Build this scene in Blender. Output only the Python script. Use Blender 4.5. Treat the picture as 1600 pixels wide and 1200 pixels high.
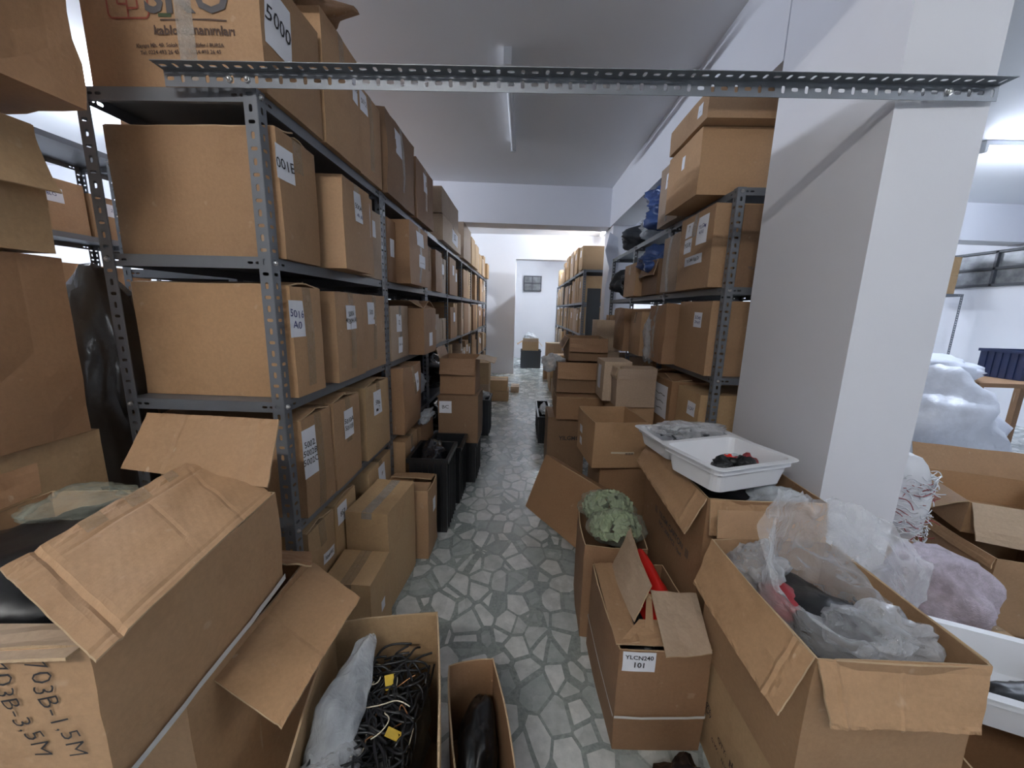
import bpy, bmesh, math, random
from mathutils import Vector, Matrix, noise
sc = bpy.context.scene
for o in list(bpy.data.objects): bpy.data.objects.remove(o)
COL = sc.collection
R_ = math.radians

# ------------------------------------------------------------------ camera
H = 1.42; FPX = 600.0
PITCH, ROLL, YAW = R_(10.9), R_(1.5), R_(-1.4)
_f = Vector((math.sin(YAW)*math.cos(PITCH), math.cos(YAW)*math.cos(PITCH), -math.sin(PITCH)))
_r0 = Vector((math.cos(YAW), -math.sin(YAW), 0)); _u0 = _r0.cross(_f)
_r = math.cos(ROLL)*_r0 + math.sin(ROLL)*_u0
_u = -math.sin(ROLL)*_r0 + math.cos(ROLL)*_u0
cd = bpy.data.cameras.new('camera'); cam = bpy.data.objects.new('camera', cd); COL.objects.link(cam)
cam.matrix_world = Matrix(((_r.x, _u.x, -_f.x, 0), (_r.y, _u.y, -_f.y, 0), (_r.z, _u.z, -_f.z, H), (0, 0, 0, 1)))
cd.sensor_fit = 'HORIZONTAL'; cd.sensor_width = 36; cd.lens = 36*FPX/1600
cd.clip_start = .02; cd.clip_end = 60
sc.camera = cam

# ------------------------------------------------------------------ world, exposure, lamps
w = bpy.data.worlds.new('world'); sc.world = w; w.use_nodes = True
w.node_tree.nodes['Background'].inputs[0].default_value = (.62, .72, 1, 1)
w.node_tree.nodes['Background'].inputs[1].default_value = .25
sc.view_settings.view_transform = 'Standard'; sc.view_settings.look = 'None'
sc.view_settings.exposure = 0.92; sc.view_settings.gamma = 1; sc.view_settings.use_curve_mapping = False

# every lamp is a real fluorescent tube on the ceiling: x, y, direction, length, power, colour
LAMPS = [(-.70, -1.35, 'x', 1.4, 52, (1.0, .97, .93)),      # behind the photographer
         (-3.2, -.4, 'x', 1.4, 16, (.95, .97, 1.0)),
         (3.4, -.6, 'x', 1.4, 30, (.86, .92, 1.0)),
         (4.75, 3.87, 'x', 1.4, 60, (.74, .83, 1.0)),       # seen right of the column
         (1.5, 7.4, 'y', 1.4, 95, (.84, .91, 1.0)),         # past the far cross beam
         (-3.3, 7.0, 'y', 1.4, 110, (.84, .91, 1.0)),
         (.8, 9.7, 'y', 1.2, 90, (.84, .91, 1.0)),
         (-3.4, 3.5, 'y', 1.4, 125, (.80, .87, 1.0)),        # aisle left of the rack
         (4.5, 8.2, 'x', 1.4, 50, (.76, .85, 1.0))]

# ------------------------------------------------------------------ pixel rays (1600x1200) to world points
def ray(px, py): return _f + _r*((px-800)/FPX) - _u*((py-600)/FPX)
def at(px, py, Y): v = ray(px, py); t = Y/v.y; return Vector((v.x*t, Y, H+v.z*t))
def atx(px, py, X): v = ray(px, py); t = X/v.x; return Vector((X, v.y*t, H+v.z*t))
def atz(px, py, Z): v = ray(px, py); t = (Z-H)/v.z; return Vector((v.x*t, v.y*t, Z))

# ------------------------------------------------------------------ materials
class NT:
    def __init__(s, name):
        s.m = bpy.data.materials.new(name); s.m.use_nodes = True; s.t = s.m.node_tree; s.n = s.t.nodes; s.l = s.t.links
        s.b = s.n['Principled BSDF']; s.out = s.n['Material Output']
    def node(s, typ, **kw):
        n = s.n.new(typ)
        for k, v in kw.items():
            if k in n.inputs.keys() if isinstance(k, str) else False: n.inputs[k].default_value = v
            else: setattr(n, k, v)
        return n
    def link(s, a, b): s.l.new(a, b)
    def noise(s, vec, scale, detail=3, rough=.5):
        n = s.n.new('ShaderNodeTexNoise'); n.inputs['Scale'].default_value = scale; n.inputs['Detail'].default_value = detail
        n.inputs['Roughness'].default_value = rough
        if vec is not None: s.link(vec, n.inputs['Vector'])
        return n
    def ramp(s, fac, stops):
        r = s.n.new('ShaderNodeValToRGB'); e = r.color_ramp.elements
        while len(e) < len(stops): e.new(.5)
        for i, (p, c) in enumerate(stops): e[i].position = p; e[i].color = (*c, 1) if len(c) == 3 else c
        s.link(fac, r.inputs[0]); return r
    def mix(s, a, b, fac, typ='MIX'):
        m = s.n.new('ShaderNodeMix'); m.data_type = 'RGBA'; m.blend_type = typ
        for idx, v in ((0, fac), (6, a), (7, b)):
            if hasattr(v, 'links'): s.link(v, m.inputs[idx])
            elif idx == 0: m.inputs[0].default_value = v
            else: m.inputs[idx].default_value = (*v, 1)
        return m.outputs[2]
    def math(s, op, a, b=0.0):
        m = s.n.new('ShaderNodeMath'); m.operation = op
        for i, v in enumerate((a, b)):
            if hasattr(v, 'links'): s.link(v, m.inputs[i])
            else: m.inputs[i].default_value = v
        return m.outputs[0]
    def bump(s, h, strength=.3, dist=.002):
        b = s.n.new('ShaderNodeBump'); b.inputs['Strength'].default_value = strength; b.inputs['Distance'].default_value = dist
        s.link(h, b.inputs['Height']); s.link(b.outputs[0], s.b.inputs['Normal']); return b

def simple(name, col, rough=.6, metal=0.0, bumpscale=None, bstr=.2, var=.12):
    k = NT(name); tc = k.n.new('ShaderNodeTexCoord')
    n = k.noise(tc.outputs['Object'], 6, 4)
    d = tuple(c*(1-var) for c in col); e = tuple(min(1, c*(1+var)) for c in col)
    k.link(k.mix(d, e, n.outputs[0]), k.b.inputs['Base Color'])
    k.b.inputs['Roughness'].default_value = rough; k.b.inputs['Metallic'].default_value = metal
    if bumpscale:
        n2 = k.noise(tc.outputs['Object'], bumpscale, 4); k.bump(n2.outputs[0], bstr, .002)
    return k.m

def cardboard(name, c1, c2, lines=.05, stain=.5):
    k = NT(name); tc = k.n.new('ShaderNodeTexCoord'); oi = k.n.new('ShaderNodeObjectInfo')
    off = k.n.new('ShaderNodeVectorMath'); off.operation = 'ADD'
    cmb = k.n.new('ShaderNodeCombineXYZ')
    r10 = k.math('MULTIPLY', oi.outputs['Random'], 37.0)
    for i in range(3): k.link(r10, cmb.inputs[i])
    k.link(tc.outputs['Object'], off.inputs[0]); k.link(cmb.outputs[0], off.inputs[1])
    v = off.outputs[0]
    big = k.noise(v, 2.3, 4, .55); fib = k.noise(v, 90, 5, .7)
    base = k.mix(c1, c2, big.outputs[0])
    tint = k.ramp(oi.outputs['Random'], [(0, (.84, .82, .80)), (.5, (1, 1, 1)), (1, (1.10, 1.08, 1.02))])
    base = k.mix(base, tint.outputs[0], 1.0, 'MULTIPLY')
    fr = k.ramp(fib.outputs[0], [(.3, (.88, .88, .88)), (.7, (1.08, 1.08, 1.08))])
    base = k.mix(base, fr.outputs[0], .8, 'MULTIPLY')
    st = k.noise(v, 5.5, 6, .65); sr = k.ramp(st.outputs[0], [(.54, (1, 1, 1)), (.74, (.72, .66, .60))])
    base = k.mix(base, sr.outputs[0], stain, 'MULTIPLY')
    scr = k.noise(v, 26, 2, .5); scr2 = k.ramp(scr.outputs[0], [(.70, (0, 0, 0)), (.78, (1, 1, 1))])
    base = k.mix(base, (.62, .50, .38), k.math('MULTIPLY', scr2.outputs[0], .22))
    ms = k.n.new('ShaderNodeMapping'); ms.inputs['Scale'].default_value = (38, 38, 3.2); k.link(v, ms.inputs[0])
    sn = k.noise(ms.outputs[0], 1.0, 2, .5); sn2 = k.ramp(sn.outputs[0], [(.735, (0, 0, 0)), (.77, (1, 1, 1))])
    base = k.mix(base, (.66, .55, .42), k.math('MULTIPLY', sn2.outputs[0], .30))
    k.link(base, k.b.inputs['Base Color']); k.b.inputs['Roughness'].default_value = .68
    wv = k.n.new('ShaderNodeTexWave'); wv.wave_type = 'BANDS'; wv.bands_direction = 'DIAGONAL'
    wv.inputs['Scale'].default_value = 34; wv.inputs['Distortion'].default_value = .6; 
    mpz = k.n.new('ShaderNodeMapping'); mpz.inputs['Scale'].default_value = (1, 1, 0); k.link(tc.outputs['Object'], mpz.inputs[0]); k.link(mpz.outputs[0], wv.inputs['Vector'])
    cr = k.noise(v, 9, 5, .6)
    s = k.math('ADD', k.math('MULTIPLY', wv.outputs[0], lines), k.math('ADD', k.math('MULTIPLY', fib.outputs[0], .25), k.math('MULTIPLY', cr.outputs[0], 1.4)))
    k.bump(s, .45, .004)
    return k.m
M = {}
M['kraft'] = cardboard('kraft_cardboard', (.375, .226, .120), (.44, .278, .156))
M['brown'] = cardboard('brown_cardboard', (.275, .152, .078), (.34, .198, .108))
M['pale'] = cardboard('pale_cardboard', (.46, .345, .245), (.53, .41, .30))
M['gold'] = cardboard('golden_cardboard', (.43, .285, .150), (.50, .345, .195))
M['grey'] = cardboard('greyish_cardboard', (.34, .25, .185), (.42, .32, .24))
M['dark'] = cardboard('dark_cardboard', (.20, .115, .062), (.26, .155, .085))
M['edge'] = simple('corrugated_edge', (.50, .36, .22), .85, 0, 260, .8, .3)
M['rack'] = simple('grey_painted_steel', (.17, .185, .21), .45, .35, 60, .08)
M['racklight'] = simple('light_grey_painted_steel', (.34, .36, .40), .40, .5, 60, .08)
M['bolt'] = simple('zinc_bolt', (.62, .62, .62), .3, .9)
M['paper'] = simple('white_paper', (.80, .82, .88), .7, 0, 40, .1, .05)
M['ink'] = simple('black_ink', (.018, .017, .022), .6)
M['blueink'] = simple('blue_ink', (.03, .04, .17), .6)
M['print'] = simple('brown_print', (.075, .045, .035), .7)
M['redprint'] = simple('red_print', (.30, .07, .045), .7)
M['greyprint'] = simple('grey_print', (.09, .085, .09), .7)
M['greenprint'] = simple('green_print', (.05, .075, .035), .7)
M['black'] = simple('black_plastic', (.008, .009, .011), .38, 0, 30, .3)
M['blackbag'] = simple('black_bag_film', (.010, .010, .013), .22, 0, 14, .6)
M['charcoal'] = simple('charcoal_plastic', (.045, .052, .062), .5, 0, 30, .2)
M['white'] = simple('white_plastic', (.78, .80, .84), .38, 0, 12, .05, .04)
M['strap'] = simple('white_strap', (.66, .66, .64), .45)
M['red'] = simple('red_film', (.62, .02, .015), .25, 0, 18, .4)
M['rednet'] = simple('dull_red', (.30, .03, .04), .45)
M['yellow'] = simple('yellow_tag', (.62, .42, .05), .5)
M['copper'] = simple('copper_wire', (.45, .22, .10), .35, .7)
M['pads'] = simple('sage_green_pads', (.30, .36, .23), .75, 0, 25, .5, .3)
M['navy'] = simple('navy_plastic', (.015, .028, .085), .35)
M['bluefilm'] = simple('blue_film', (.045, .09, .26), .25, 0, 18, .6, .5)
M['cream'] = simple('cream_card', (.62, .55, .42), .7)
M['lampwhite'] = simple('white_enamel', (.75, .77, .80), .4)
M['winframe'] = simple('dark_window_frame', (.06, .065, .075), .5)
M['blade'] = simple('white_board', (.72, .76, .86), .5)

def film(name, col, alpha, rough=.14, bs=22, bstr=.7):
    k = NT(name); tc = k.n.new('ShaderNodeTexCoord')
    n = k.noise(tc.outputs['Object'], bs, 5, .6)
    n.inputs['Distortion'].default_value = .8
    k.b.inputs['Base Color'].default_value = (*col, 1); k.b.inputs['Roughness'].default_value = rough
    k.b.inputs['Specular IOR Level'].default_value = .9
    vo = k.n.new('ShaderNodeTexVoronoi'); vo.feature = 'F1'; vo.inputs['Scale'].default_value = bs*.8
    dv = k.n.new('ShaderNodeVectorMath'); dv.operation = 'MULTIPLY_ADD'; k.link(n.outputs['Color'], dv.inputs[0]); dv.inputs[1].default_value = (.12, .12, .12)
    k.link(tc.outputs['Object'], dv.inputs[2]); k.link(dv.outputs[0], vo.inputs['Vector'])
    k.bump(k.math('ADD', k.math('MULTIPLY', n.outputs[0], .5), k.math('MULTIPLY', vo.outputs['Distance'], .8)), bstr, .012)
    tr = k.n.new('ShaderNodeBsdfTransparent'); mx = k.n.new('ShaderNodeMixShader')
    lw = k.n.new('ShaderNodeLayerWeight'); lw.inputs[0].default_value = .35
    n2 = k.noise(tc.outputs['Object'], bs*.45, 4, .6)
    r = k.ramp(n2.outputs[0], [(.38, (alpha*.8,)*3), (.68, (min(1, alpha*1.25),)*3)])
    f = k.math('ADD', r.outputs[0], k.math('MULTIPLY', lw.outputs['Facing'], .35)); f = k.math('MINIMUM', f, 1.0)
    k.link(f, mx.inputs[0]); k.link(tr.outputs[0], mx.inputs[1]); k.link(k.b.outputs[0], mx.inputs[2])
    k.link(mx.outputs[0], k.out.inputs['Surface']); return k.m
M['clear'] = film('clear_film', (.80, .83, .88), .27, .10, bs=16, bstr=1.0)
M['greywrap'] = simple('grey_wrap', (.075, .068, .06), .22, 0, 22, .9, .4)
M['milky'] = film('milky_film', (.74, .80, .86), .42)
M['whitebag'] = film('white_bag_film', (.80, .84, .93), .92, .35, 10)
M['pink'] = film('pink_bubble_wrap', (.84, .74, .86), .75, .25, 60)
M['tape'] = film('packing_tape', (.50, .36, .22), .42, .12, 40, .5)
M['cleartape'] = film('shiny_tape', (.72, .68, .62), .38, .10, 45, .8)
M['greenclear'] = film('greenish_clear_film', (.55, .62, .52), .10, .12, 30)

def plaster(name, c1, c2, sc_=1.6):
    k = NT(name); g = k.n.new('ShaderNodeNewGeometry')
    n = k.noise(g.outputs['Position'], sc_, 5, .6); k.link(k.mix(c1, c2, n.outputs[0]), k.b.inputs['Base Color'])
    n2 = k.noise(g.outputs['Position'], 70, 4, .6); n3 = k.noise(g.outputs['Position'], 4, 3)
    k.bump(k.math('ADD', n2.outputs[0], k.math('MULTIPLY', n3.outputs[0], 2)), .12, .003)
    k.b.inputs['Roughness'].default_value = .62; return k.m
M['wall'] = plaster('white_wall_paint', (.74, .75, .80), (.80, .81, .86))
M['ceil'] = plaster('ceiling_paint', (.82, .83, .86), (.86, .87, .89))

def floor_mat():
    k = NT('broken_marble_floor'); g = k.n.new('ShaderNodeNewGeometry')
    pn = k.noise(g.outputs['Position'], 2.0, 2); 
    ad = k.n.new('ShaderNodeVectorMath'); ad.operation = 'MULTIPLY_ADD'
    k.link(pn.outputs['Color'], ad.inputs[0]); ad.inputs[1].default_value = (.06, .06, 0); k.link(g.outputs['Position'], ad.inputs[2])
    mp = k.n.new('ShaderNodeMapping'); mp.inputs['Scale'].default_value = (10.2, 8.0, 0); mp.inputs['Rotation'].default_value = (0, 0, .5)
    k.link(ad.outputs[0], mp.inputs[0])
    v1 = k.n.new('ShaderNodeTexVoronoi'); v1.feature = 'F1'; v1.inputs['Scale'].default_value = 1
    v2 = k.n.new('ShaderNodeTexVoronoi'); v2.feature = 'DISTANCE_TO_EDGE'; v2.inputs['Scale'].default_value = 1
    for v in (v1, v2): k.link(mp.outputs[0], v.inputs['Vector'])
    sep = k.n.new('ShaderNodeSeparateColor'); k.link(v1.outputs['Color'], sep.inputs[0])
    col = k.ramp(sep.outputs[0], [(0, (.38, .42, .42)), (.25, (.44, .485, .48)), (.45, (.58, .61, .60)), (.75, (.68, .70, .69)), (1, (.76, .78, .77))])
    ve = k.noise(g.outputs['Position'], 16, 6, .65); ver = k.ramp(ve.outputs[0], [(.35, (.72, .75, .75)), (.62, (1.06, 1.06, 1.06))])
    c = k.mix(col.outputs[0], ver.outputs[0], .8, 'MULTIPLY')
    gn = k.noise(g.outputs['Position'], 60, 5, .7); gc = k.ramp(gn.outputs[0], [(.3, (.21, .25, .24)), (.7, (.38, .425, .41))])
    # width of the joint differs from stone to stone
    thr = k.math('ADD', .035, k.math('MULTIPLY', sep.outputs[1], .085))
    edge = k.math('GREATER_THAN', v2.outputs['Distance'], thr)
    k.link(k.mix(gc.outputs[0], c, edge), k.b.inputs['Base Color'])
    rn = k.noise(g.outputs['Position'], 5, 4); rr = k.ramp(rn.outputs[0], [(.3, (.14,)*3), (.7, (.34,)*3)])
    k.link(rr.outputs[0], k.b.inputs['Roughness']); k.b.inputs['Specular IOR Level'].default_value = .75
    k.bump(gn.outputs[0], .05, .002)
    return k.m
M['floor'] = floor_mat()
def emit(name, col, s):
    k = NT(name); k.b.inputs['Emission Color'].default_value = (*col, 1); k.b.inputs['Emission Strength'].default_value = s; return k.m
M['lit'] = emit('lit_tube', (.85, .93, 1), 9)
k = NT('window_glass'); k.b.inputs['Base Color'].default_value = (.13, .14, .15, 1); k.b.inputs['Roughness'].default_value = .25
tcn = k.n.new('ShaderNodeNewGeometry'); nn = k.noise(tcn.outputs['Position'], 7, 5); rp = k.ramp(nn.outputs[0], [(.35, (.11, .12, .13)), (.65, (.24, .25, .26))]); k.link(rp.outputs[0], k.b.inputs['Base Color']); M['glass'] = k.m

# ------------------------------------------------------------------ object helpers
def link_mesh(name, me, mat=None, parent=None, smooth=False):
    o = bpy.data.objects.new(name, me); COL.objects.link(o)
    if mat is not None:
        for m_ in (mat if isinstance(mat, (list, tuple)) else [mat]): me.materials.append(m_)
    if parent is not None: o.parent = parent
    if smooth:
        for p in me.polygons: p.use_smooth = True
    return o
def pydata(name, vs, fs, mat=None, parent=None, smooth=False):
    me = bpy.data.meshes.new(name); me.from_pydata([tuple(v) for v in vs], [], fs); me.update()
    return link_mesh(name, me, mat, parent, smooth)
def frombm(name, bm, mat=None, parent=None, smooth=False):
    me = bpy.data.meshes.new(name); bmesh.ops.recalc_face_normals(bm, faces=bm.faces); bm.to_mesh(me); bm.free()
    return link_mesh(name, me, mat, parent, smooth)
def tag(o, label=None, cat=None, group=None, kind=None):
    if label: o['label'] = label
    if cat: o['category'] = cat
    if group: o['group'] = group
    if kind: o['kind'] = kind
    return o
def empty(name, loc, rot=(0, 0, 0), label=None, cat=None, group=None):
    o = bpy.data.objects.new(name, None); COL.objects.link(o); o.location = loc; o.rotation_euler = rot
    o.empty_display_size = .1
    return tag(o, label, cat, group)
def addbox(bm, x0, x1, y0, y1, z0, z1, mat=None):
    vs = [bm.verts.new((x, y, z)) for z in (z0, z1) for y in (y0, y1) for x in (x0, x1)]
    for f in ((0, 2, 3, 1), (4, 5, 7, 6), (0, 1, 5, 4), (2, 6, 7, 3), (0, 4, 6, 2), (1, 3, 7, 5)):
        bm.faces.new([vs[i] for i in f])
    if mat is not None: bmesh.ops.transform(bm, matrix=mat, verts=vs)
def structure(name, boxes, mat, rz=0, loc=(0, 0, 0), cat=None, label=None):
    bm = bmesh.new()
    for b in boxes: addbox(bm, *b)
    o = frombm(name, bm, mat); o.location = loc; o.rotation_euler.z = rz
    tag(o, label, cat, kind='structure'); return o
def solid(o, t, off=-1, rim=None):
    m = o.modifiers.new('thickness', 'SOLIDIFY'); m.thickness = t; m.offset = off
    if rim is not None: m.material_offset_rim = rim
    return o
def tube_path(name, pts, r, mat, parent=None, cyc=False):
    cu = bpy.data.curves.new(name, 'CURVE'); cu.dimensions = '3D'; cu.bevel_depth = r; cu.bevel_resolution = 2; cu.resolution_u = 6
    for path in pts:
        s = cu.splines.new('NURBS'); s.points.add(len(path)-1); s.order_u = min(4, len(path)); s.use_endpoint_u = True
        for i, p in enumerate(path): s.points[i].co = (*p, 1)
    tmp = bpy.data.objects.new('tmp', cu)
    me = bpy.data.meshes.new_from_object(tmp); bpy.data.objects.remove(tmp)
    return link_mesh(name, me, mat, parent, True)

def text_mesh(txt, size, bold=0.0, wob=0.0, seed=0, shear=0.0):
    cu = bpy.data.curves.new('txt', 'FONT'); cu.body = txt; cu.size = size; cu.align_x = 'CENTER'; cu.align_y = 'CENTER'
    cu.offset = bold; cu.resolution_u = 2; cu.shear = shear
    o = bpy.data.objects.new('tmp', cu); me = bpy.data.meshes.new_from_object(o); bpy.data.objects.remove(o)
    if wob:
        for v in me.vertices:
            v.co.y += wob*size*(noise.noise((v.co.x/size*.9+seed, 1.3, seed)))
            v.co.x += wob*size*.6*(noise.noise((v.co.x/size*.8, v.co.y/size*.8, seed+4)))
    return me

# ------------------------------------------------------------------ cardboard boxes
FACES = {'+x': (Vector((1, 0, 0)), Vector((0, 1, 0)), Vector((0, 0, 1))), '-x': (Vector((-1, 0, 0)), Vector((0, -1, 0)), Vector((0, 0, 1))),
         '+y': (Vector((0, 1, 0)), Vector((-1, 0, 0)), Vector((0, 0, 1))), '-y': (Vector((0, -1, 0)), Vector((1, 0, 0)), Vector((0, 0, 1))),
         '+z': (Vector((0, 0, 1)), Vector((1, 0, 0)), Vector((0, 1, 0))), '-z': (Vector((0, 0, -1)), Vector((-1, 0, 0)), Vector((0, 1, 0)))}
class Shell:
    def __init__(s, w, d, h, bulge, rough, seed, open_top=False):
        s.D = Vector((w, d, h)); s.bulge = bulge; s.rough = rough; s.seed = seed; s.open = open_top
    def half(s, face):
        n, u, v = FACES[face]
        f = lambda a: abs(a.x)*s.D.x/2+abs(a.y)*s.D.y/2+abs(a.z)*s.D.z/2
        return f(n), f(u), f(v)
    def disp(s, p):
        q = Vector((p.x*5+s.seed*7.3, p.y*5+s.seed*1.7, p.z*5))
        d = noise.noise_vector(q)*s.rough + noise.noise_vector(q*4.0)*s.rough*.35
        # the lowest edge stays level so that the box stands on its support
        k = min(1.0, max(0.0, p.z/(s.D.z*.12+1e-6)))
        return Vector((d.x, d.y, d.z*k))
    def surf(s, face, a, b, off=0.0):
        n, u, v = FACES[face]; hn, hu, hv = s.half(face)
        c = Vector((0, 0, s.D.z/2))
        p = c + n*hn + u*a + v*b
        ua = a/hu; vb = b/hv
        if s.open and face != '-z': bl = (1-min(1, ua*ua))*(.25+.75*max(0, (1+vb)/2))
        else: bl = (1-min(1, ua*ua))*(1-min(1, vb*vb))
        if face == '-z': bl = 0
        if face in ('+y', '-y') and not s.open: bl *= .35
        if face == '+z': bl *= -.5
        p = p + s.disp(p) + n*(s.bulge*bl + off)
        if p.z < .0005: p.z = .0005
        return p
    def grid(s, face, nu, nv, a0=None, a1=None, b0=None, b1=None, off=0.0):
        hn, hu, hv = s.half(face)
        a0 = -hu if a0 is None else a0; a1 = hu if a1 is None else a1; b0 = -hv if b0 is None else b0; b1 = hv if b1 is None else b1
        vs = [s.surf(face, a0+(a1-a0)*i/nu, b0+(b1-b0)*j/nv, off) for j in range(nv+1) for i in range(nu+1)]
        fs = [(j*(nu+1)+i, j*(nu+1)+i+1, (j+1)*(nu+1)+i+1, (j+1)*(nu+1)+i) for j in range(nv) for i in range(nu)]
        return vs, fs
def joingrids(gl):
    V = []; Fs = []
    for vs, fs in gl:
        k = len(V); V += vs; Fs += [tuple(i+k for i in f) for f in fs]
    return V, Fs
def weld(o, d=.0004):
    bm = bmesh.new(); bm.from_mesh(o.data); bmesh.ops.remove_doubles(bm, verts=bm.verts, dist=d); bm.to_mesh(o.data); bm.free()
def paper(root, sh, face, a, b, w_, h_, txt='', size=None, rot=0, ink='ink', mat='paper', label=None, wob=.25, name='paper_label'):
    ca, sa = math.cos(R_(rot)), math.sin(R_(rot)); nu = nv = 4; vs = []
    if w_ > 0:
        for j in range(nv+1):
            for i in range(nu+1):
                x = (i/nu-.5)*w_; y = (j/nv-.5)*h_
                vs.append(sh.surf(face, a+x*ca-y*sa, b+x*sa+y*ca, .0015))
        fs = [(j*(nu+1)+i, j*(nu+1)+i+1, (j+1)*(nu+1)+i+1, (j+1)*(nu+1)+i) for j in range(nv) for i in range(nu)]
        lab = pydata(name, vs, fs, M[mat], root)
        if label: lab['label'] = label
        par = lab; nm = 'writing'
    else: par = root; nm = 'printed_text'
    if txt:
        size = size or h_*.4
        me = text_mesh(txt, size, bold=size*(.006 if wob < .35 else -.012) if wob else size*.02, wob=wob, seed=sh.seed)
        for v in me.vertices:
            x, y = v.co.x, v.co.y; v.co = sh.surf(face, a+x*ca-y*sa, b+x*sa+y*ca, .0027)
        link_mesh(nm, me, M[ink], par)
    return par
def tape_on(root, sh, axis, wid=.05, down=.09, mat='tape', shift=0.0):
    fy = ('+y', '-y') if axis == 'y' else ('+x', '-x')
    gl = []
    hw = wid/2; h = sh.D.z/2
    if not sh.open:
        if axis == 'y': gl.append(sh.grid('+z', 2, 8, shift-hw, shift+hw, None, None, .0012))
        else: gl.append(sh.grid('+z', 8, 2, None, None, shift-hw, shift+hw, .0012))
    for f in fy:
        sg = shift*(1 if f in ('-y', '+x') else -1)
        gl.append(sh.grid(f, 2, 4, sg-hw, sg+hw, max(-h, h-down), h, .0012))
    V, Fs = joingrids(gl)
    o = pydata('tape_strip', V, Fs, M[mat], root, True); return o
def carton(name, label, x0, x1, y0, y1, z0, z1, mat='kraft', seed=1, yaw=0, tape=None, down=.09, bulge=.006, rough=.004, papers=(), group=None, n=6, tiltx=0, tilty=0, cat='box', tapemat='tape', seam=True, loose=0):
    w_, d_, h_ = x1-x0, y1-y0, z1-z0
    root = empty(name, ((x0+x1)/2, (y0+y1)/2, z0), (R_(tiltx), R_(tilty), R_(yaw)), label, cat, group)
    sh = Shell(w_, d_, h_, bulge, rough, seed)
    gl = [sh.grid(f, n, n) for f in FACES]
    V, Fs = joingrids(gl); b = pydata('box_body', V, Fs, M[mat], root); weld(b)
    if tape: tape_on(root, sh, tape, down=down, mat=tapemat)
    for p in papers: paper(root, sh, **p)
    if loose:
        for k_, sd in enumerate(('+y', '-y')):
            g = flap_grid(sh, sd, d_/2*1.02, -90+loose*(1 if k_ else .7), bend=loose*.5, twist=3*(k_*2-1), seed=seed+k_, nu=12)
            fo = pydata('flap', g[0], g[1], [M[mat], M['edge']], root); solid(fo, .0045, 0, 1)
    if seam and tape:
        # the closed top flaps meet in a dark line under the tape, and lift a little
        t = .0016
        if tape == 'y': g = sh.grid('+z', 1, 8, -t, t, None, None, .0008)
        else: g = sh.grid('+z', 8, 1, None, None, -t, t, .0008)
        pydata('flap_seam', g[0], g[1], M['dark'], root)
    return root, sh
def flap_grid(sh, side, L, ang, bend=0, twist=0, inset=.006, taper=0.0, seed=0, nu=8, nv=7, lift=0.0):
    n, u, v = FACES[side]; hn, hu, hv = sh.half(side); h = sh.D.z
    vs = []
    for j in range(nv+1):
        for i in range(nu+1):
            t = i/nu*2-1; a = t*(hu-inset)
            hinge = sh.surf(side, a, hv, 0)
            # integrate the bend along the flap
            p = hinge.copy(); steps = j; ds = L/nv
            for k_ in range(steps):
                th = R_(ang + twist*t + bend*(k_+.5)/nv)
                p = p + Vector((0, 0, 1))*(math.cos(th)*ds) + n*(math.sin(th)*ds)
            p = p - u*(t*taper*j/nv)
            wob = noise.noise((a*6+seed, j*.45, seed*1.3))*.010*(j/nv)
            p = p + Vector((0, 0, 1))*(wob*.7) + n*(wob*.6)
            vs.append(p)
    fs = [(j*(nu+1)+i, j*(nu+1)+i+1, (j+1)*(nu+1)+i+1, (j+1)*(nu+1)+i) for j in range(nv) for i in range(nu)]
    return vs, fs
def open_box(name, label, x0, x1, y0, y1, z0, z1, mat='kraft', seed=1, yaw=0, flaps=(), papers=(), bulge=.008, rough=.004, group=None, tiltx=0, tilty=0, cat='box', n=7, tape=None, down=.12, tapemat='tape', thick=.005):
    w_, d_, h_ = x1-x0, y1-y0, z1-z0
    root = empty(name, ((x0+x1)/2, (y0+y1)/2, z0), (R_(tiltx), R_(tilty), R_(yaw)), label, cat, group)
    sh = Shell(w_, d_, h_, bulge, rough, seed, True)
    gl = [sh.grid(f, n, n) for f in FACES if f != '+z']
    V, Fs = joingrids(gl); b = pydata('box_body', V, Fs, [M[mat], M['edge']], root); weld(b)
    solid(b, thick, -1, 1)
    for k_, f in enumerate(flaps):
        g = flap_grid(sh, *f[:1], seed=seed*3+k_, **f[1])
        fo = pydata('flap', g[0], g[1], [M[f[2] if len(f) > 2 else mat], M['edge']], root); solid(fo, .0045, 0, 1)
    if tape: tape_on(root, sh, tape, down=down, mat=tapemat)
    for p in papers: paper(root, sh, **p)
    return root, sh
def panel(root, name, pts, mat, nu=8, nv=8, bow=.0, seed=0, rough=.004, thick=.0045, label=None, creases=()):
    """sheet of board from four world corners (a,b,c,d going round), child of an untransformed-rotation root"""
    a, b, c, d = [Vector(p) for p in pts]; inv = (Matrix.LocRotScale(root.location, root.rotation_euler, None)).inverted()
    nrm = ((b-a).cross(d-a)).normalized(); vs = []
    for j in range(nv+1):
        for i in range(nu+1):
            s, t = i/nu, j/nv
            cz = 0.0
            for ax, pos, wd, dp in creases:
                q_ = s if ax == 's' else t; cz -= dp*math.exp(-((q_-pos-.012*noise.noise((s*5, t*5, seed+pos)))/wd)**2)
            edge = noise.noise((s*17+seed, t*17, 3.3))*.0022*(1 if t > .9 else 0)
            p = a.lerp(b, s).lerp(d.lerp(c, s), t) + nrm*(bow*4*s*(1-s)*(1-.3*t) + noise.noise((s*4+seed, t*4, seed))*rough + cz + edge*2)
            vs.append(inv @ p)
    fs = [(j*(nu+1)+i, j*(nu+1)+i+1, (j+1)*(nu+1)+i+1, (j+1)*(nu+1)+i) for j in range(nv) for i in range(nu)]
    o = pydata(name, vs, fs, [M[mat], M['edge']], root); solid(o, thick, 0, 1)
    if label: o['label'] = label
    return o

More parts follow.
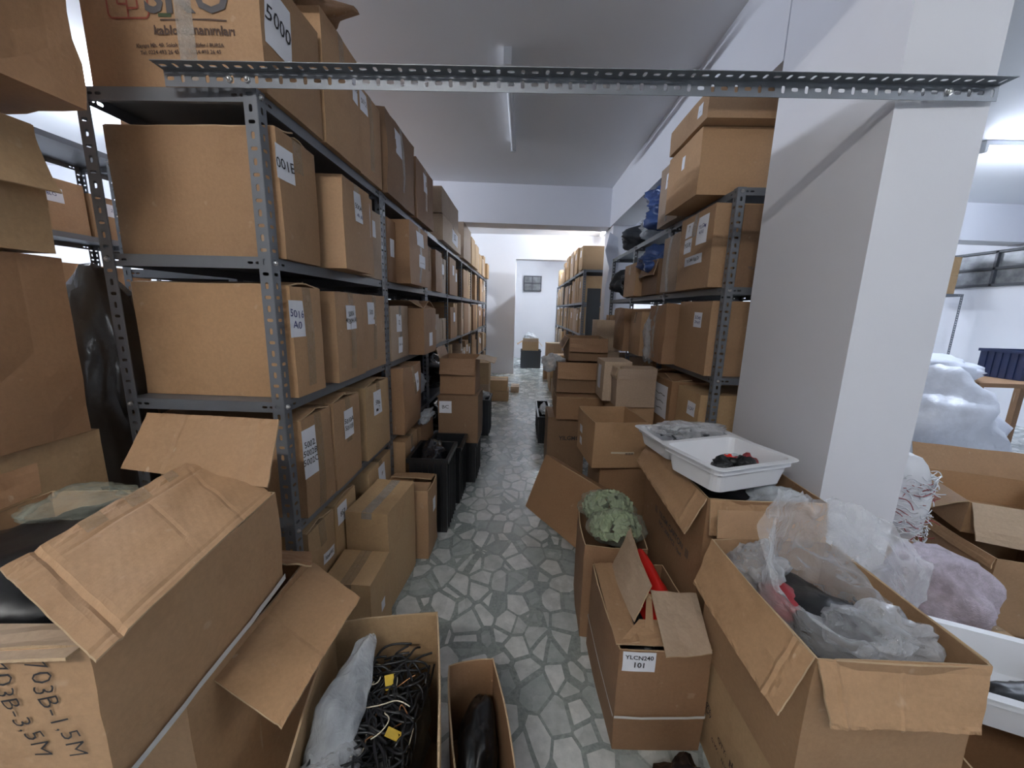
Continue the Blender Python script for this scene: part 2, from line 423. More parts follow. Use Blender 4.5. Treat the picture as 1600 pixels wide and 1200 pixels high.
# ------------------------------------------------------------------ crumpled things
def crumple(name, c, rad, mat, parent=None, seed=0, amp=.18, fine=.06, sub=4, flat=None, rot=0, world=True, zmin=None):
    bm = bmesh.new(); bmesh.ops.create_icosphere(bm, subdivisions=sub, radius=1)
    for v in bm.verts:
        p = v.co.normalized(); q = p*1.6 + Vector((seed*3.1, seed*1.9, seed))
        a = noise.noise(q)*amp*2; 
        r1 = abs(noise.noise(q*2.3)); r2 = abs(noise.noise(q*5.1+Vector((3, 1, 7)))); r3 = abs(noise.noise(q*11.0))
        r = 1 + a + (.25-r1)*amp*1.2 + (.2-r2)*fine*1.1 + (.2-r3)*fine*.35
        x, y, z = p.x*r*rad[0], p.y*r*rad[1], p.z*r*rad[2]
        if rot: x, y = x*math.cos(rot)-y*math.sin(rot), x*math.sin(rot)+y*math.cos(rot)
        if flat is not None: z = max(z, -flat)
        lim = (.002 if zmin is None else zmin) - c[2]
        if z < lim: z = lim + abs(noise.noise((x*9, y*9, seed)))*.004
        v.co = (x, y, z)
    o = frombm(name, bm, M[mat] if isinstance(mat, str) else mat, parent, True)
    if parent is None: o.location = c
    else: o.location = Vector(c) - (parent.location if world else Vector((0, 0, 0)))
    return o
def loft(name, rings, mat, nu=64, nv=40, amp=.015, seed=0, closed=True, parent=None):
    def cr(p0, p1, p2, p3, t): return .5*((2*p1)+(p2-p0)*t+(2*p0-5*p1+4*p2-p3)*t*t+(3*p1-p0-3*p2+p3)*t**3)
    R2 = []
    for ring in rings:
        P = [Vector(p) for p in ring]; n = len(P); out = []
        for i in range(nu + (0 if closed else 1)):
            s = i/nu*(n if closed else n-1); k_ = int(s); t = s-k_
            if closed: q = [P[(k_+j) % n] for j in (-1, 0, 1, 2)]
            else: q = [P[max(0, min(n-1, k_+j))] for j in (-1, 0, 1, 2)]
            out.append(cr(*q, t))
        R2.append(out)
    m = len(R2); cols = len(R2[0]); vs = []
    for j in range(nv+1):
        s = j/nv*(m-1); k_ = min(int(s), m-1); t = s-k_
        idx = [max(0, min(m-1, k_+q)) for q in (-1, 0, 1, 2)]
        for i in range(cols):
            p = cr(*[R2[q][i] for q in idx], t)
            q = p*9 + Vector((seed*2.3, 0, seed))
            d = noise.noise_vector(q)*amp + noise.noise_vector(q*2.7)*amp*.5
            rdg = (.25-abs(noise.noise(q*1.9)))*amp*1.6
            vs.append(p + d + Vector((0, 0, rdg)))
    fs = []
    for j in range(nv):
        for i in range(cols if closed else cols-1):
            i2 = (i+1) % cols; fs.append((j*cols+i, j*cols+i2, (j+1)*cols+i2, (j+1)*cols+i))
    return pydata(name, vs, fs, M[mat], parent, True)
def wires(seed, c, rad, n, r, mat, name, parent=None, zmin=0):
    rnd = random.Random(seed); paths = []
    for i in range(n):
        p = Vector((c[0]+rnd.uniform(-1, 1)*rad[0]*.8, c[1]+rnd.uniform(-1, 1)*rad[1]*.8, c[2]+rnd.uniform(-1, 1)*rad[2]))
        d = Vector((rnd.uniform(-1, 1), rnd.uniform(-1, 1), rnd.uniform(-.5, .9))).normalized(); pts = []
        for k_ in range(7):
            pts.append(p.copy()); d = (d + Vector((rnd.uniform(-1, 1), rnd.uniform(-1, 1), rnd.uniform(-.8, .6)))*.75).normalized()
            p = p + d*rad[0]*.28
            for ax in range(3): p[ax] = min(max(p[ax], c[ax]-rad[ax]), c[ax]+rad[ax])
        paths.append(pts)
    return tube_path(name, paths, r, M[mat], parent)

# ------------------------------------------------------------------ slotted steel
PITCH_H = .0365
def strip(bm, o, u, v, n, L, w_, holes=None, pitch=PITCH_H, sx=.0054, sy=.0102, alt=True, th=.0018):
    """flat strip starting at o, running L along u, w_ wide along v, with real slots"""
    o = Vector(o); N = max(1, int(round(L/pitch))); pc = L/N; K = 12
    def rect(i, x0, x1, y0, y1):
        t = i/K*4; s = int(t); f = t-s
        c = [(x0, y0), (x1, y0), (x1, y1), (x0, y1)]; a, b = c[s % 4], c[(s+1) % 4]
        return a[0]+(b[0]-a[0])*f, a[1]+(b[1]-a[1])*f
    for k_ in range(N):
        cx = (k_+.5)*pc
        if holes is None or k_ in holes or (k_-N) in holes:
            along = (k_ % 2 == 0) if alt else True
            ring = []; box = []
            for i in range(K):
                rx, ry = rect(i, k_*pc, (k_+1)*pc, 0, w_); box.append(bm.verts.new(o+u*rx+v*ry))
                ang = math.atan2((ry-w_/2)/(w_/2), (rx-cx)/(pc/2))
                ex, ey = (sy, sx) if along else (sx, sy)
                ca, sa = math.cos(ang), math.sin(ang); m_ = (abs(ca)**4+abs(sa)**4)**.25
                ring.append(bm.verts.new(o+u*(cx+ex*ca/m_)+v*(w_/2+ey*sa/m_)))
            for i in range(K): bm.faces.new((box[i], box[(i+1) % K], ring[(i+1) % K], ring[i]))
        else:
            q = [bm.verts.new(o+u*a+v*b) for a, b in ((k_*pc, 0), ((k_+1)*pc, 0), ((k_+1)*pc, w_), (k_*pc, w_))]
            bm.faces.new(q)
X_, Y_, Z_ = Vector((1, 0, 0)), Vector((0, 1, 0)), Vector((0, 0, 1))
def post_mesh(L, sx_, sy_, holes=None, w_=.04):
    bm = bmesh.new()
    strip(bm, (0, 0, 0), Z_, X_*sx_, None, L, w_, holes); strip(bm, (0, 0, 0), Z_, Y_*sy_, None, L, w_, holes)
    bmesh.ops.remove_doubles(bm, verts=bm.verts, dist=.0003)
    me = bpy.data.meshes.new('post'); bm.to_mesh(me); bm.free(); me.materials.append(M['rack']); return me
PM = {}
def post(parent, x, y, L, sx_, sy_, mat=None):
    key = (round(L, 3), sx_, sy_)
    if key not in PM: PM[key] = post_mesh(L, sx_, sy_)
    o = bpy.data.objects.new('post', PM[key]); COL.objects.link(o); o.parent = parent; o.location = (x, y, 0); solid(o, .0018, 0); return o
SM = {}
def shelf(parent, x0, x1, y0, y1, z):
    key = (round(x1-x0, 3), round(y1-y0, 3))
    if key not in SM:
        w_, d_ = key; bm = bmesh.new(); lip = .036
        q = [bm.verts.new(p) for p in ((0, 0, 0), (w_, 0, 0), (w_, d_, 0), (0, d_, 0))]; bm.faces.new(q)
        hl = {1, 2, -2, -3}
        for o_, u_, L in (((0, 0, -lip), X_, w_), ((0, d_, -lip), X_, w_), ((0, 0, -lip), Y_, d_), ((w_, 0, -lip), Y_, d_)):
            strip(bm, o_, u_, Z_, None, L, lip, hl, pitch=.026, sx=.004, sy=.009, alt=False)
        # stiffening fold returning under the deck
        for a, b in (((0, .012), (0, w_)),):
            addbox(bm, .0, w_, .0, .010, -lip, -lip+.0015); addbox(bm, w_-.010, w_, 0, d_, -lip, -lip+.0015)
        me = bpy.data.meshes.new('shelf_board'); bmesh.ops.remove_doubles(bm, verts=bm.verts, dist=.0003); bm.to_mesh(me); bm.free(); me.materials.append(M['rack']); SM[key] = me
    o = bpy.data.objects.new('shelf_board', SM[key]); COL.objects.link(o); o.parent = parent; o.location = (x0, y0, z); solid(o, .0014, 0); return o
def bolt(parent, p, axis, r=.009):
    bm = bmesh.new(); bmesh.ops.create_cone(bm, cap_ends=True, segments=6, radius1=r, radius2=r*.92, depth=.006)
    bmesh.ops.create_uvsphere(bm, u_segments=10, v_segments=6, radius=r*.7, matrix=Matrix.Translation((0, 0, .003)))
    o = frombm('bolt', bm, M['bolt'], parent); o.location = Vector(p)-parent.location
    o.rotation_euler = {'-y': (R_(90), 0, 0), '+x': (0, R_(90), 0), '-x': (0, R_(-90), 0)}[axis]; return o

# ================================================================== SETTING
structure('floor', [(-6, 7.2, -4, 13.2, -.1, 0)], M['floor'])
structure('ceiling', [(-6, 7.2, -4, 13.2, 3.0, 3.15)], M['ceil'])
structure('wall_left', [(-6.1, -6, -4, 13.2, 0, 3.0)], M['wall'])
structure('wall_back', [(-6, 7.2, -4.1, -4, 0, 3.0)], M['wall'])
structure('wall_right', [(7.0, 7.2, -4, 13.2, 0, 3.0)], M['wall'])
structure('wall_far', [(-6, 7.0, 11.6, 11.8, 0, 3.0)], M['wall'])
structure('wall_partition', [(-6, -.19, 8.62, 8.85, 0, 3.0), (-.19, 2.2, 8.62, 8.85, 2.50, 3.0), (2.2, 7.0, 8.62, 8.85, 0, 3.0)], M['wall'])
structure('trim_1', [(-6, 7.0, -.15, .15, 2.52, 3.0)], M['wall'], R_(4), (0, 5.45, 0))        # far cross beam
structure('trim_2', [(1.10, 1.38, 1.95, 5.5, 2.52, 3.0)], M['wall'])                          # beam along the aisle
structure('trim_3', [(-6, 1.10, 1.34, 1.615, 2.52, 3.0)], M['wall'])                           # near cross beam
structure('trim_4', [(1.38, 7.0, 1.36, 1.66, 2.6, 3.0)], M['wall'])
col1 = structure('column', [(1.105, 1.385, 1.335, 1.95, 0, 3.0)], M['wall'])
structure('column', [(1.12, 1.42, 5.25, 5.75, 0, 2.55)], M['wall'])
# high windows in the right wall
for i, y in enumerate((4.85, 6.95)):
    win = structure('window_%d' % (i+1), [(6.97, 6.985, y, y+1.85, 1.96, 2.45)], M['glass'])
    bm = bmesh.new()
    for z in (1.95, 2.19, 2.43): addbox(bm, 6.93, 6.975, y, y+1.85, z, z+.035)
    for yy in (y, y+.62, y+1.24, y+1.82): addbox(bm, 6.93, 6.97, yy, yy+.035, 1.95, 2.46)
    frombm('window_frame', bm, M['winframe'], win)
win = structure('window_3', [(.0, .48, 11.56, 11.575, 2.0, 2.4)], M['glass'])
bm = bmesh.new()
for z in (1.98, 2.19, 2.38): addbox(bm, -.02, .50, 11.53, 11.56, z, z+.03)
for xx in (-.02, .22, .47): addbox(bm, xx, xx+.03, 11.53, 11.56, 1.98, 2.41)
frombm('window_frame', bm, M['winframe'], win)
# lamps
def batten(x, y, along, L, lit, label, power=0, color=(1, 1, 1)):
    if lit:
        lm = emit('lit_tube', color, power/(math.pi*2*math.pi*.019*(L-.03)))
    e = empty('tube_lamp', (x, y, 3.0), (0, 0, 0 if along == 'x' else R_(90)), label, 'lamp')
    bm = bmesh.new(); addbox(bm, -L/2, L/2, -.022, .022, -.045, 0); frombm('batten_housing', bm, M['lampwhite'], e)
    bm = bmesh.new(); bmesh.ops.create_cone(bm, cap_ends=True, segments=16, radius1=.019, radius2=.019, depth=L-.03, matrix=Matrix.Translation((0, 0, -.072)) @ Matrix.Rotation(R_(90), 4, 'Y'))
    o = frombm('tube', bm, lm if lit else M['lampwhite'], e, True)
    for s in (-1, 1):
        bm = bmesh.new(); addbox(bm, s*(L/2)-.016, s*(L/2)+.016, -.024, .024, -.098, -.002)
        frombm('end_cap', bm, M['lampwhite'], e)
batten(-.145, 3.36, 'y', 1.32, False, 'unlit white tube lamp on the ceiling above the middle of the aisle')
LL = ['lit tube lamp on the ceiling behind the photographer', 'lit tube lamp on the ceiling in the near left corner of the room', 'lit tube lamp on the ceiling right of the packing area',
      'lit tube lamp glowing on the ceiling right of the white column', 'lit tube lamp past the far cross beam above the far rack', 'lit tube lamp past the far cross beam above the end of the left rack',
      'lit tube lamp in the recess at the far end', 'lit tube lamp over the next aisle left of the long rack', 'lit tube lamp on the ceiling in the far right part of the room']
for (x, y, al, L_, pw, co), lb in zip(LAMPS, LL): batten(x, y, al, L_, True, lb, pw, co)
tube_path('lamp_cable', [[(-.16, 2.9, 2.995), (-.35, 2.98, 2.993), (-.55, 2.9, 2.995), (-.8, 3.15, 2.992), (-1.2, 3.1, 2.995)]], .004, M['lampwhite'])
tag(bpy.data.objects['lamp_cable'], 'thin white cable running across the ceiling to the unlit tube lamp', 'cable')
bm = bmesh.new(); bmesh.ops.create_cone(bm, cap_ends=True, segments=20, radius1=.05, radius2=.055, depth=.02)
o = frombm('ceiling_rose', bm, M['lampwhite']); o.location = (.12, 2.95, 2.989); tag(o, 'small round white cover on the ceiling right of the unlit lamp', 'ceiling cover')

# ================================================================== RACKS
SZ = (2.04, 1.565, 1.09, .62, .17)
XA, XB = -.805, -1.355
LY = [1.245, 2.26, 3.22, 4.15, 5.08, 6.0, 6.93, 7.86, 8.5]
rackL = empty('storage_rack', (-1.08, 4.8, 0), (0, 0, 0), 'long grey slotted steel rack along the left side of the aisle', 'rack')
class _P: pass
def in_rack(root, fn, *a):
    o = fn(root, *a); o.location = Vector(o.location) - root.location; return o
for i, y in enumerate(LY):
    last = i == len(LY)-1; first = i == 0
    sy_ = 1 if first else -1
    in_rack(rackL, post, XA+.001, y, 2.041, -1, sy_); in_rack(rackL, post, XB, y, 2.041, 1, sy_)
    if not first and not last and i < 3:
        in_rack(rackL, post, XA+.001, y+.004, 2.041, -1, 1)
for i in range(len(LY)-1):
    for z in SZ:
        in_rack(rackL, shelf, XB+.004, XA-.004, LY[i]+.004, LY[i+1]-.004, z)
for z in SZ[:4]:
    bolt(rackL, (XA+.003, 1.262, z-.018), '+x'); bolt(rackL, (XB+.02, 1.242, z-.018), '-y')
RX0, RX1 = 1.035, 1.60
rackR = empty('storage_rack', (1.3, 3.0, 0), (0, 0, 0), 'grey slotted steel rack on the right just past the white column', 'rack')
RY = [2.06, 2.96, 3.86, 4.76]
for i, y in enumerate(RY):
    in_rack(rackR, post, RX0-.001, y, 2.041, 1, 1 if i == 0 else -1); in_rack(rackR, post, RX1, y, 2.041, -1, 1 if i == 0 else -1)
for i in range(3):
    for z in SZ: in_rack(rackR, shelf, RX0+.004, RX1-.004, RY[i]+.004, RY[i+1]-.004, z)
for z in SZ[:4]:
    bolt(rackR, (RX0+.02, 2.057, z-.018), '-y')
FX0, FX1 = .88, 1.45
rackF = empty('storage_rack', (1.15, 8.0, 0), (0, 0, 0), 'far grey rack packed with pale boxes, right side beyond the second column', 'rack')
FY = [5.95, 6.9, 7.85, 8.8, 9.75, 10.6]
for i, y in enumerate(FY):
    in_rack(rackF, post, FX0-.001, y, 2.041, 1, 1 if i == 0 else -1); in_rack(rackF, post, FX1, y, 2.041, -1, 1 if i == 0 else -1)
for i in range(len(FY)-1):
    for z in SZ: in_rack(rackF, shelf, FX0+.004, FX1-.004, FY[i]+.004, FY[i+1]-.004, z)
# rack in the next aisle on the left, glimpsed through the gap
rackN = empty('storage_rack', (-3.4, 3.6, 0), (0, 0, 0), 'rack in the next aisle glimpsed left between the taped boxes and the post', 'rack')
for i, y in enumerate((2.3, 3.3, 4.3, 5.3)):
    in_rack(rackN, post, -3.1, y, 2.5, -1, 1 if i == 0 else -1); in_rack(rackN, post, -3.65, y, 2.5, 1, 1 if i == 0 else -1)
for i in range(3):
    for z in (2.47, 1.86, 1.36, .86, .36): in_rack(rackN, shelf, -3.65, -3.1, 2.304+i, 3.296+i, z)

# slotted bar across the aisle
bar = empty('slotted_bar', (-1.045, 1.213, 2.024), (0, R_(-.95), R_(2.5)), 'grey slotted steel angle bar bolted across the top of the aisle', 'bar')
bm = bmesh.new(); LB = 2.43
strip(bm, (0, 0, 0), X_, Z_, None, LB, .042, pitch=.0345, sx=.0054, sy=.0102)
o = frombm('upright_flange', bm, M['rack'], bar); solid(o, .0019, 0)
bm = bmesh.new(); strip(bm, (0, 0, .042), X_, -Y_, None, LB, .046, pitch=.0345, sx=.0054, sy=.0102)
o = frombm('top_flange', bm, M['rack'], bar); solid(o, .0019, 0)
for x in (.185, .235, 2.28):
    b = bolt(bar, bar.location, '-y', .0095); b.location = (x, -.004, .02)

# ================================================================== LEFT RACK BOXES
S = lambda i: SZ[i]+.0015
def P(face, a, b, w_, h_, txt='', **k): return dict(face=face, a=a, b=b, w_=w_, h_=h_, txt=txt, **k)
G5 = 'numbered boxes on the left rack'
# top deck
r, sh = carton('cardboard_box', 'big printed cardboard box with red circuit emblem and paper marked 5000 on the rack top', -1.325, -.79, 1.275, 1.605, S(0), 2.40, 'kraft', 3, tape=None, bulge=.008,
    papers=[P('+x', -.085, .045, .125, .17, '5000', size=.062, rot=-4, label='white paper marked 5000'),
            P('-y', .055, .065, 0, 0, 'SKO', size=.135, ink='greyprint', wob=0),
            P('-y', .07, -.022, 0, 0, 'kablo donanımları', size=.034, ink='print', wob=0),
            P('-y', .02, -.060, 0, 0, 'Kayapa Mh. 40. Sokak No: 9 Nilüfer / BURSA', size=.0145, ink='print', wob=0),
            P('-y', .02, -.078, 0, 0, 'Tel: 0224 493 26 45  Fax: 0224 493 26 45', size=.0145, ink='print', wob=0),
            P('-y', .07, .006, .20, .004, '', mat='print', name='printed_rule'),
            P('-y', -.015, .018, .04, .010, '', mat='greenprint', name='printed_bar')])
tp = sh.grid('-y', 3, 8, .018, .07, -.16, .16, .0034); pydata('tape_strip', tp[0], tp[1], M['cleartape'], r, True)
# emblem of lines and rings
segs = []
def ln(x0, y0, x1, y1, t=.005):
    L = math.hypot(x1-x0, y1-y0); dx, dy = (x1-x0)/L, (y1-y0)/L; out = []
    for s, q in ((-1, 0), (1, 0), (1, 1), (-1, 1)):
        px_ = x0+dx*L*q-dy*t/2*s; py_ = y0+dy*L*q+dx*t/2*s; out.append(sh.surf('-y', px_, py_, .0022))
    segs.append((out, [(0, 1, 2, 3)]))
ox, oy = -.125, .065
for a, b, c, d in ((-.055, .07, .055, .07), (-.055, -.055, .055, -.055), (-.062, .062, -.062, -.045), (.062, .062, .062, -.045), (0, -.055, 0, .07), (-.03, -.02, -.03, .0), (-.03, -.02, 0, -.02), (-.018, .045, -.018, .03), (-.018, .03, 0, .03), (.03, .03, .03, -.03), (.03, .0, .06, .0), (.0, -.03, .03, -.03), (.02, .05, .02, .068), (-.055, -.055, -.062, -.045), (.055, -.055, .062, -.045)):
    ln(ox+a, oy+b, ox+c, oy+d)
for cx_, cy_ in ((-.03, .012), (-.018, .052), (.03, .042), (.02, .04)):
    for q in range(8):
        a0, a1 = q*math.pi/4, (q+1)*math.pi/4; ln(ox+cx_+.01*math.cos(a0), oy+cy_+.01*math.sin(a0), ox+cx_+.01*math.cos(a1), oy+cy_+.01*math.sin(a1), .0035)
V, Fs = joingrids(segs); pydata('printed_emblem', V, Fs, M['redprint'], r)
T5 = 'boxes on top of the left rack'
carton('cardboard_box', 'tall cardboard box on the rack top, right behind the one marked 5000', -1.30, -.785, 1.625, 1.945, S(0), 2.50, 'kraft', 5, tape='x', down=.14, group=T5, papers=[P('+x', .125, .1, .06, .11, '5008', size=.03)])
crumple('crumpled_cardboard', (-1.0, 1.73, 2.535), (.22, .1, .05), 'brown', seed=4, amp=.3, fine=.15, flat=.03)
tag(bpy.data.objects['crumpled_cardboard'], 'crumpled brown cardboard lying on the tall box behind 5000', 'cardboard')
carton('cardboard_box', 'cardboard box with a taped face on the rack top, third from the near end', -1.30, -.79, 1.955, 2.235, S(0), 2.43, 'kraft', 6, tape='x', down=.34, group=T5, papers=[P('+x', -.08, .13, .08, .09, '5012', size=.03)])
carton('cardboard_box', 'dark dented cardboard box with a creased lid on the rack top', -1.28, -.775, 2.27, 2.80, S(0), 2.47, 'dark', 7, tape='x', down=.36, bulge=.018, rough=.012, group=T5, papers=[P('+x', -.08, .1, .11, .13, '', size=.03)], tapemat='cleartape')
carton('cardboard_box', 'brown cardboard box past the dark dented one on the rack top', -1.25, -.77, 2.86, 3.36, S(0), 2.44, 'brown', 8, tape='x', down=.30, group=T5, papers=[P('+x', -.02, .09, .10, .13, '')])
carton('cardboard_box', 'thin brown box leaning up behind its neighbour on the rack top', -1.30, -.86, 3.38, 3.62, S(0), 2.53, 'brown', 9, group=T5)
carton('cardboard_box', 'pale shoebox-like carton, lower of two stacked on the left rack top', -1.2, -.765, 3.72, 4.75, S(0), 2.27, 'pale', 10, tape='x', group=T5, papers=[P('+x', .1, .0, .35, .13, '5021', size=.09, rot=-3)])
carton('cardboard_box', 'pale carton, upper of two stacked on the left rack top', -1.2, -.77, 3.70, 4.60, 2.275, 2.50, 'pale', 11, tape=None, group=T5)
carton('cardboard_box', 'dark grey carton on the left rack top past the pale stacked pair', -1.2, -.76, 4.95, 5.6, S(0), 2.46, 'grey', 12, group=T5)
rnd = random.Random(5)
y = 5.68; i = 0
nth = 'first second third fourth fifth sixth seventh eighth ninth tenth eleventh twelfth thirteenth fourteenth fifteenth sixteenth seventeenth eighteenth nineteenth twentieth'.split()
while y < 8.3:
    d_ = rnd.uniform(.28, .45); hh = rnd.uniform(.26, .42)
    if y+d_ > 8.45: break
    carton('cardboard_box', 'yellowish carton on the far end of the left rack top, %s past the grey one' % nth[i], -1.22, -.78+rnd.uniform(-.02, .03), y, y+d_, S(0), S(0)+hh, rnd.choice(['gold', 'pale', 'gold']), 20+i, group=T5, n=3); i += 1
    y += d_+.02

# second deck
def L(label, y0, y1, lev, h, mat='kraft', seed=1, xf=0.0, x0=-1.305, **k):
    return carton('cardboard_box', label, x0, -.80+xf, y0, y1, S(lev), S(lev)+h, mat, seed, group=k.pop('group', G5), **k)
L('large box marked 001E behind the near post, second shelf from the top', 1.305, 1.525, 1, .395, 'kraft', 31, .01, loose=5, seam=False, x0=-1.345, tape='x', down=.10, papers=[P('+x', -.075, .10, .09, .10, '001E', size=.044, label='white paper marked 001E')])
L('box protruding from the left rack beside the 001E box, its label partly blue', 1.58, 1.845, 1, .35, 'kraft', 32, .085, tape='x', down=.14, papers=[P('+x', .0, .085, .07, .12, '5004', size=.03, label='white paper label'), P('+x', .01, .05, 0, 0, '40 A0', size=.022, ink='blueink')])
L('narrow box with a crinkled taped label, under the dark box', 1.86, 2.02, 1, .37, 'kraft', 33, .03, tape='x', down=.3, tapemat='cleartape', papers=[P('+x', .0, .08, .08, .16, '5003', size=.03)])
L('box just before the second post on the second shelf', 2.03, 2.212, 1, .34, 'grey', 34, .0, papers=[P('+x', -.03, .08, .06, .08, '')])
L('dark narrow box just past the second post, second shelf', 2.312, 2.46, 1, .36, 'brown', 35, .0, papers=[P('+x', 0, .02, .07, .1, '')])
L('large brown box pushed out over the second shelf edge, two papers on its face', 2.47, 2.93, 1, .38, 'brown', 36, .085, tape='x', down=.36, tapemat='cleartape', bulge=.012, papers=[P('+x', .0, .11, .17, .09, ''), P('+x', .03, -.03, .16, .08, '- - - -', size=.05)])
# third deck
L('tall box at the near post with paper ending 6 and A0, third shelf', 1.315, 1.505, 2, .39, 'kraft', 41, .008, loose=5, seam=False, x0=-1.345, tape='x', down=.36, papers=[P('+x', -.07, .085, .08, .125, '5016\nA0', size=.036, label='white paper with blue writing', ink='blueink')])
L('box marked 5006 on the third shelf of the left rack', 1.60, 1.885, 2, .385, 'kraft', 42, .02, tape='x', down=.34, papers=[P('+x', -.01, .085, .10, .105, '5006\n40204 A0', size=.030, label='white paper marked 5006')])
L('box right of the one marked 5006, its own paper marked 500', 1.895, 2.212, 2, .385, 'kraft', 43, .005, tape='x', down=.34, papers=[P('+x', -.05, .10, .09, .11, '500', size=.034)])
L('pale box just past the second post with two papers, third shelf', 2.312, 2.66, 2, .335, 'grey', 44, .005, tape='x', down=.3, tapemat='cleartape', papers=[P('+x', -.03, .06, .10, .11, '52', size=.04), P('+x', -.01, -.08, .08, .10, '= = =', size=.03)])
open_box('cardboard_box', 'brown box with a raised folded flap on the third shelf, past the second post', -1.3, -.69, 2.69, 3.05, S(2), S(2)+.32, 'brown', 45, flaps=[('+x', dict(L=.12, ang=-62)), ('-y', dict(L=.17, ang=-72)), ('+y', dict(L=.17, ang=-70))], group=G5, papers=[P('+x', .0, -.06, .1, .1, '')])
# fourth deck
L('box with paper marked 5002, 5002B, 5002C at the near post', 1.315, 1.53, 3, .385, 'kraft', 51, .008, loose=6, seam=False, x0=-1.345, tape='x', down=.4, papers=[P('+x', -.07, .06, .085, .19, '5002\n5002B\n5002C', size=.034, label='white paper marked 5002, 5002B, 5002C')])
L('box marked 5010A and 5010B on the fourth shelf', 1.54, 1.80, 3, .39, 'kraft', 52, .012, loose=5, seam=False, tape='x', down=.2, papers=[P('+x', .0, .08, .09, .13, '5010A\n5010B', size=.032, label='white paper marked 5010A 5010B')])
L('box with a smudged paper before the second post, fourth shelf', 1.88, 2.212, 3, .39, 'gold', 53, .012, loose=5, seam=False, tape='x', down=.12, papers=[P('+x', -.02, .09, .11, .13, '5006', size=.034), P('+x', -.02, .055, .05, .025, '', mat='ink', name='ink_smudge')])
for a, b, c in ((1.285, 1.53, 51), (1.54, 1.80, 52)):
    pass
L('tall bulging brown box just past the second post, fourth shelf', 2.312, 2.71, 3, .42, 'brown', 54, .07, tape='x', down=.2, bulge=.02, rough=.01, papers=[P('+x', .06, .09, .09, .13, '503', size=.03)])
crumple('plastic_bag', (-.98, 2.92, .83), (.22, .10, .17), 'milky', seed=9, amp=.12, fine=.12, zmin=.623); tag(bpy.data.objects['plastic_bag'], 'crinkled milky plastic bag beside the tall bulging box, fourth shelf', 'bag')
# bottom deck
L('box with paper lying askew beside the near post, bottom shelf', 1.315, 1.515, 4, .38, 'gold', 61, .0, loose=5, seam=False, tape='x', down=.1, papers=[P('+x', .03, .02, .10, .045, '5044902', size=.022, rot=-8)])
L('box marked 857 on the bottom shelf', 1.525, 1.735, 4, .385, 'gold', 62, .0, loose=5, seam=False, tape=None, papers=[P('+x', -.04, .13, .09, .09, '857', size=.034)])
L('box at the second post on the bottom shelf, white paper on its face', 1.87, 2.212, 4, .39, 'gold', 63, .012, tape='x', down=.1, papers=[P('+x', .01, .1, .10, .13, '')])
L('tan box tilted out just past the second post, bottom shelf', 2.312, 2.60, 4, .405, 'kraft', 64, .07, tape='x', down=.1, papers=[P('+x', .0, .05, .09, .13, '- -', size=.03)])
L('brown box stuffed with crinkled wrap, past the tan tilted one', 2.66, 3.05, 4, .395, 'brown', 65, .08, bulge=.015, rough=.01)
crumple('plastic_wrap', (-.725, 2.85, .60), (.045, .15, .04), 'milky', seed=12, amp=.3, fine=.2, flat=.03); tag(bpy.data.objects['plastic_wrap'], 'crinkled clear wrap on the brown box of the bottom shelf', 'wrap')
# torn lids of near boxes (dark loose flaps)
# black sacks
for i, (yy, zz, ry, rz) in enumerate(((3.6, .84, .26, .17), (3.6, .385, .26, .17), (2.85, 1.58, .2, .0))):
    if rz == 0: continue
    o = crumple('black_sack', (-1.0, yy, zz), (.28, ry, rz), 'blackbag', seed=20+i, amp=.22, fine=.12, zmin=SZ[3+i]+.003)
    tag(o, ['glossy black plastic sack on the fourth shelf of the left rack', 'glossy black plastic sack on the bottom shelf of the left rack'][i], 'sack', 'black sacks on the left rack')

# generic rows further down the left rack
lev_words = ['top', 'second', 'third', 'fourth', 'bottom']
def row(lev, y0, y1, mats, seed, xf, side, words, hmin=.26, hmax=.40, x0=-1.305, x1=-.80, grp=None, face='+x', paper_p=.5, wmin=.18, wmax=.38, start=0, n=3):
    rnd = random.Random(seed); y = y0; i = start
    posts = LY if side == 'L' else FY
    while True:
        d_ = rnd.uniform(wmin, wmax)
        if lev > 0:
            for py_ in posts:                       # no box stands across a post
                if y < py_+.006 and y+d_ > py_-.046:
                    if py_-.046-y > .13: d_ = py_-.046-y
                    else: y = py_+.008
            d_ = min(d_, max(.1, min([q for q in posts if q > y] or [99])-.046-y))
            if min([q for q in posts if q > y] or [99])-.046-y < .1: y = min([q for q in posts if q > y])+.01; continue
            for py_ in FY[:1]: 
                if side == 'R' and y < py_+.05: y = py_+.05
        if y+d_ > y1 or i >= len(nth): break
        hh = min(rnd.uniform(hmin, hmax), 9 if lev == 0 else .403); f = rnd.uniform(-xf, xf); mat = rnd.choice(mats)
        xa, xb = (x0, x1+f) if side == 'L' else (x0+f, x1)
        cn = {'kraft': 'tan', 'brown': 'brown', 'pale': 'pale', 'gold': 'yellowish', 'grey': 'greyish', 'dark': 'dark'}[mat]
        pp = []
        if rnd.random() < paper_p:
            pp = [P(face, rnd.uniform(-.02, .02), hh*.18, min(.09, d_*.45), .10, '')]
        carton('cardboard_box', ('%s box, '+words) % (cn, nth[i] if i < len(nth) else 'last'), xa, xb, y, y+d_, S(lev), S(lev)+hh, mat, seed+i*1.7, papers=pp, group=grp, n=n, tape='x' if rnd.random() < .5 else None, down=.2, seam=False)
        y += d_+rnd.uniform(.008, .03); i += 1
row(1, 2.96, 3.2, ['pale', 'grey'], 101, .01, 'L', '%s of the slim pair past the large brown box, second shelf', .30, .34, grp=G5, wmin=.09, wmax=.12)
row(1, 3.28, 5.0, ['grey', 'pale', 'brown'], 102, .03, 'L', '%s past the third post on the second shelf of the left rack', .30, .40, grp=G5)
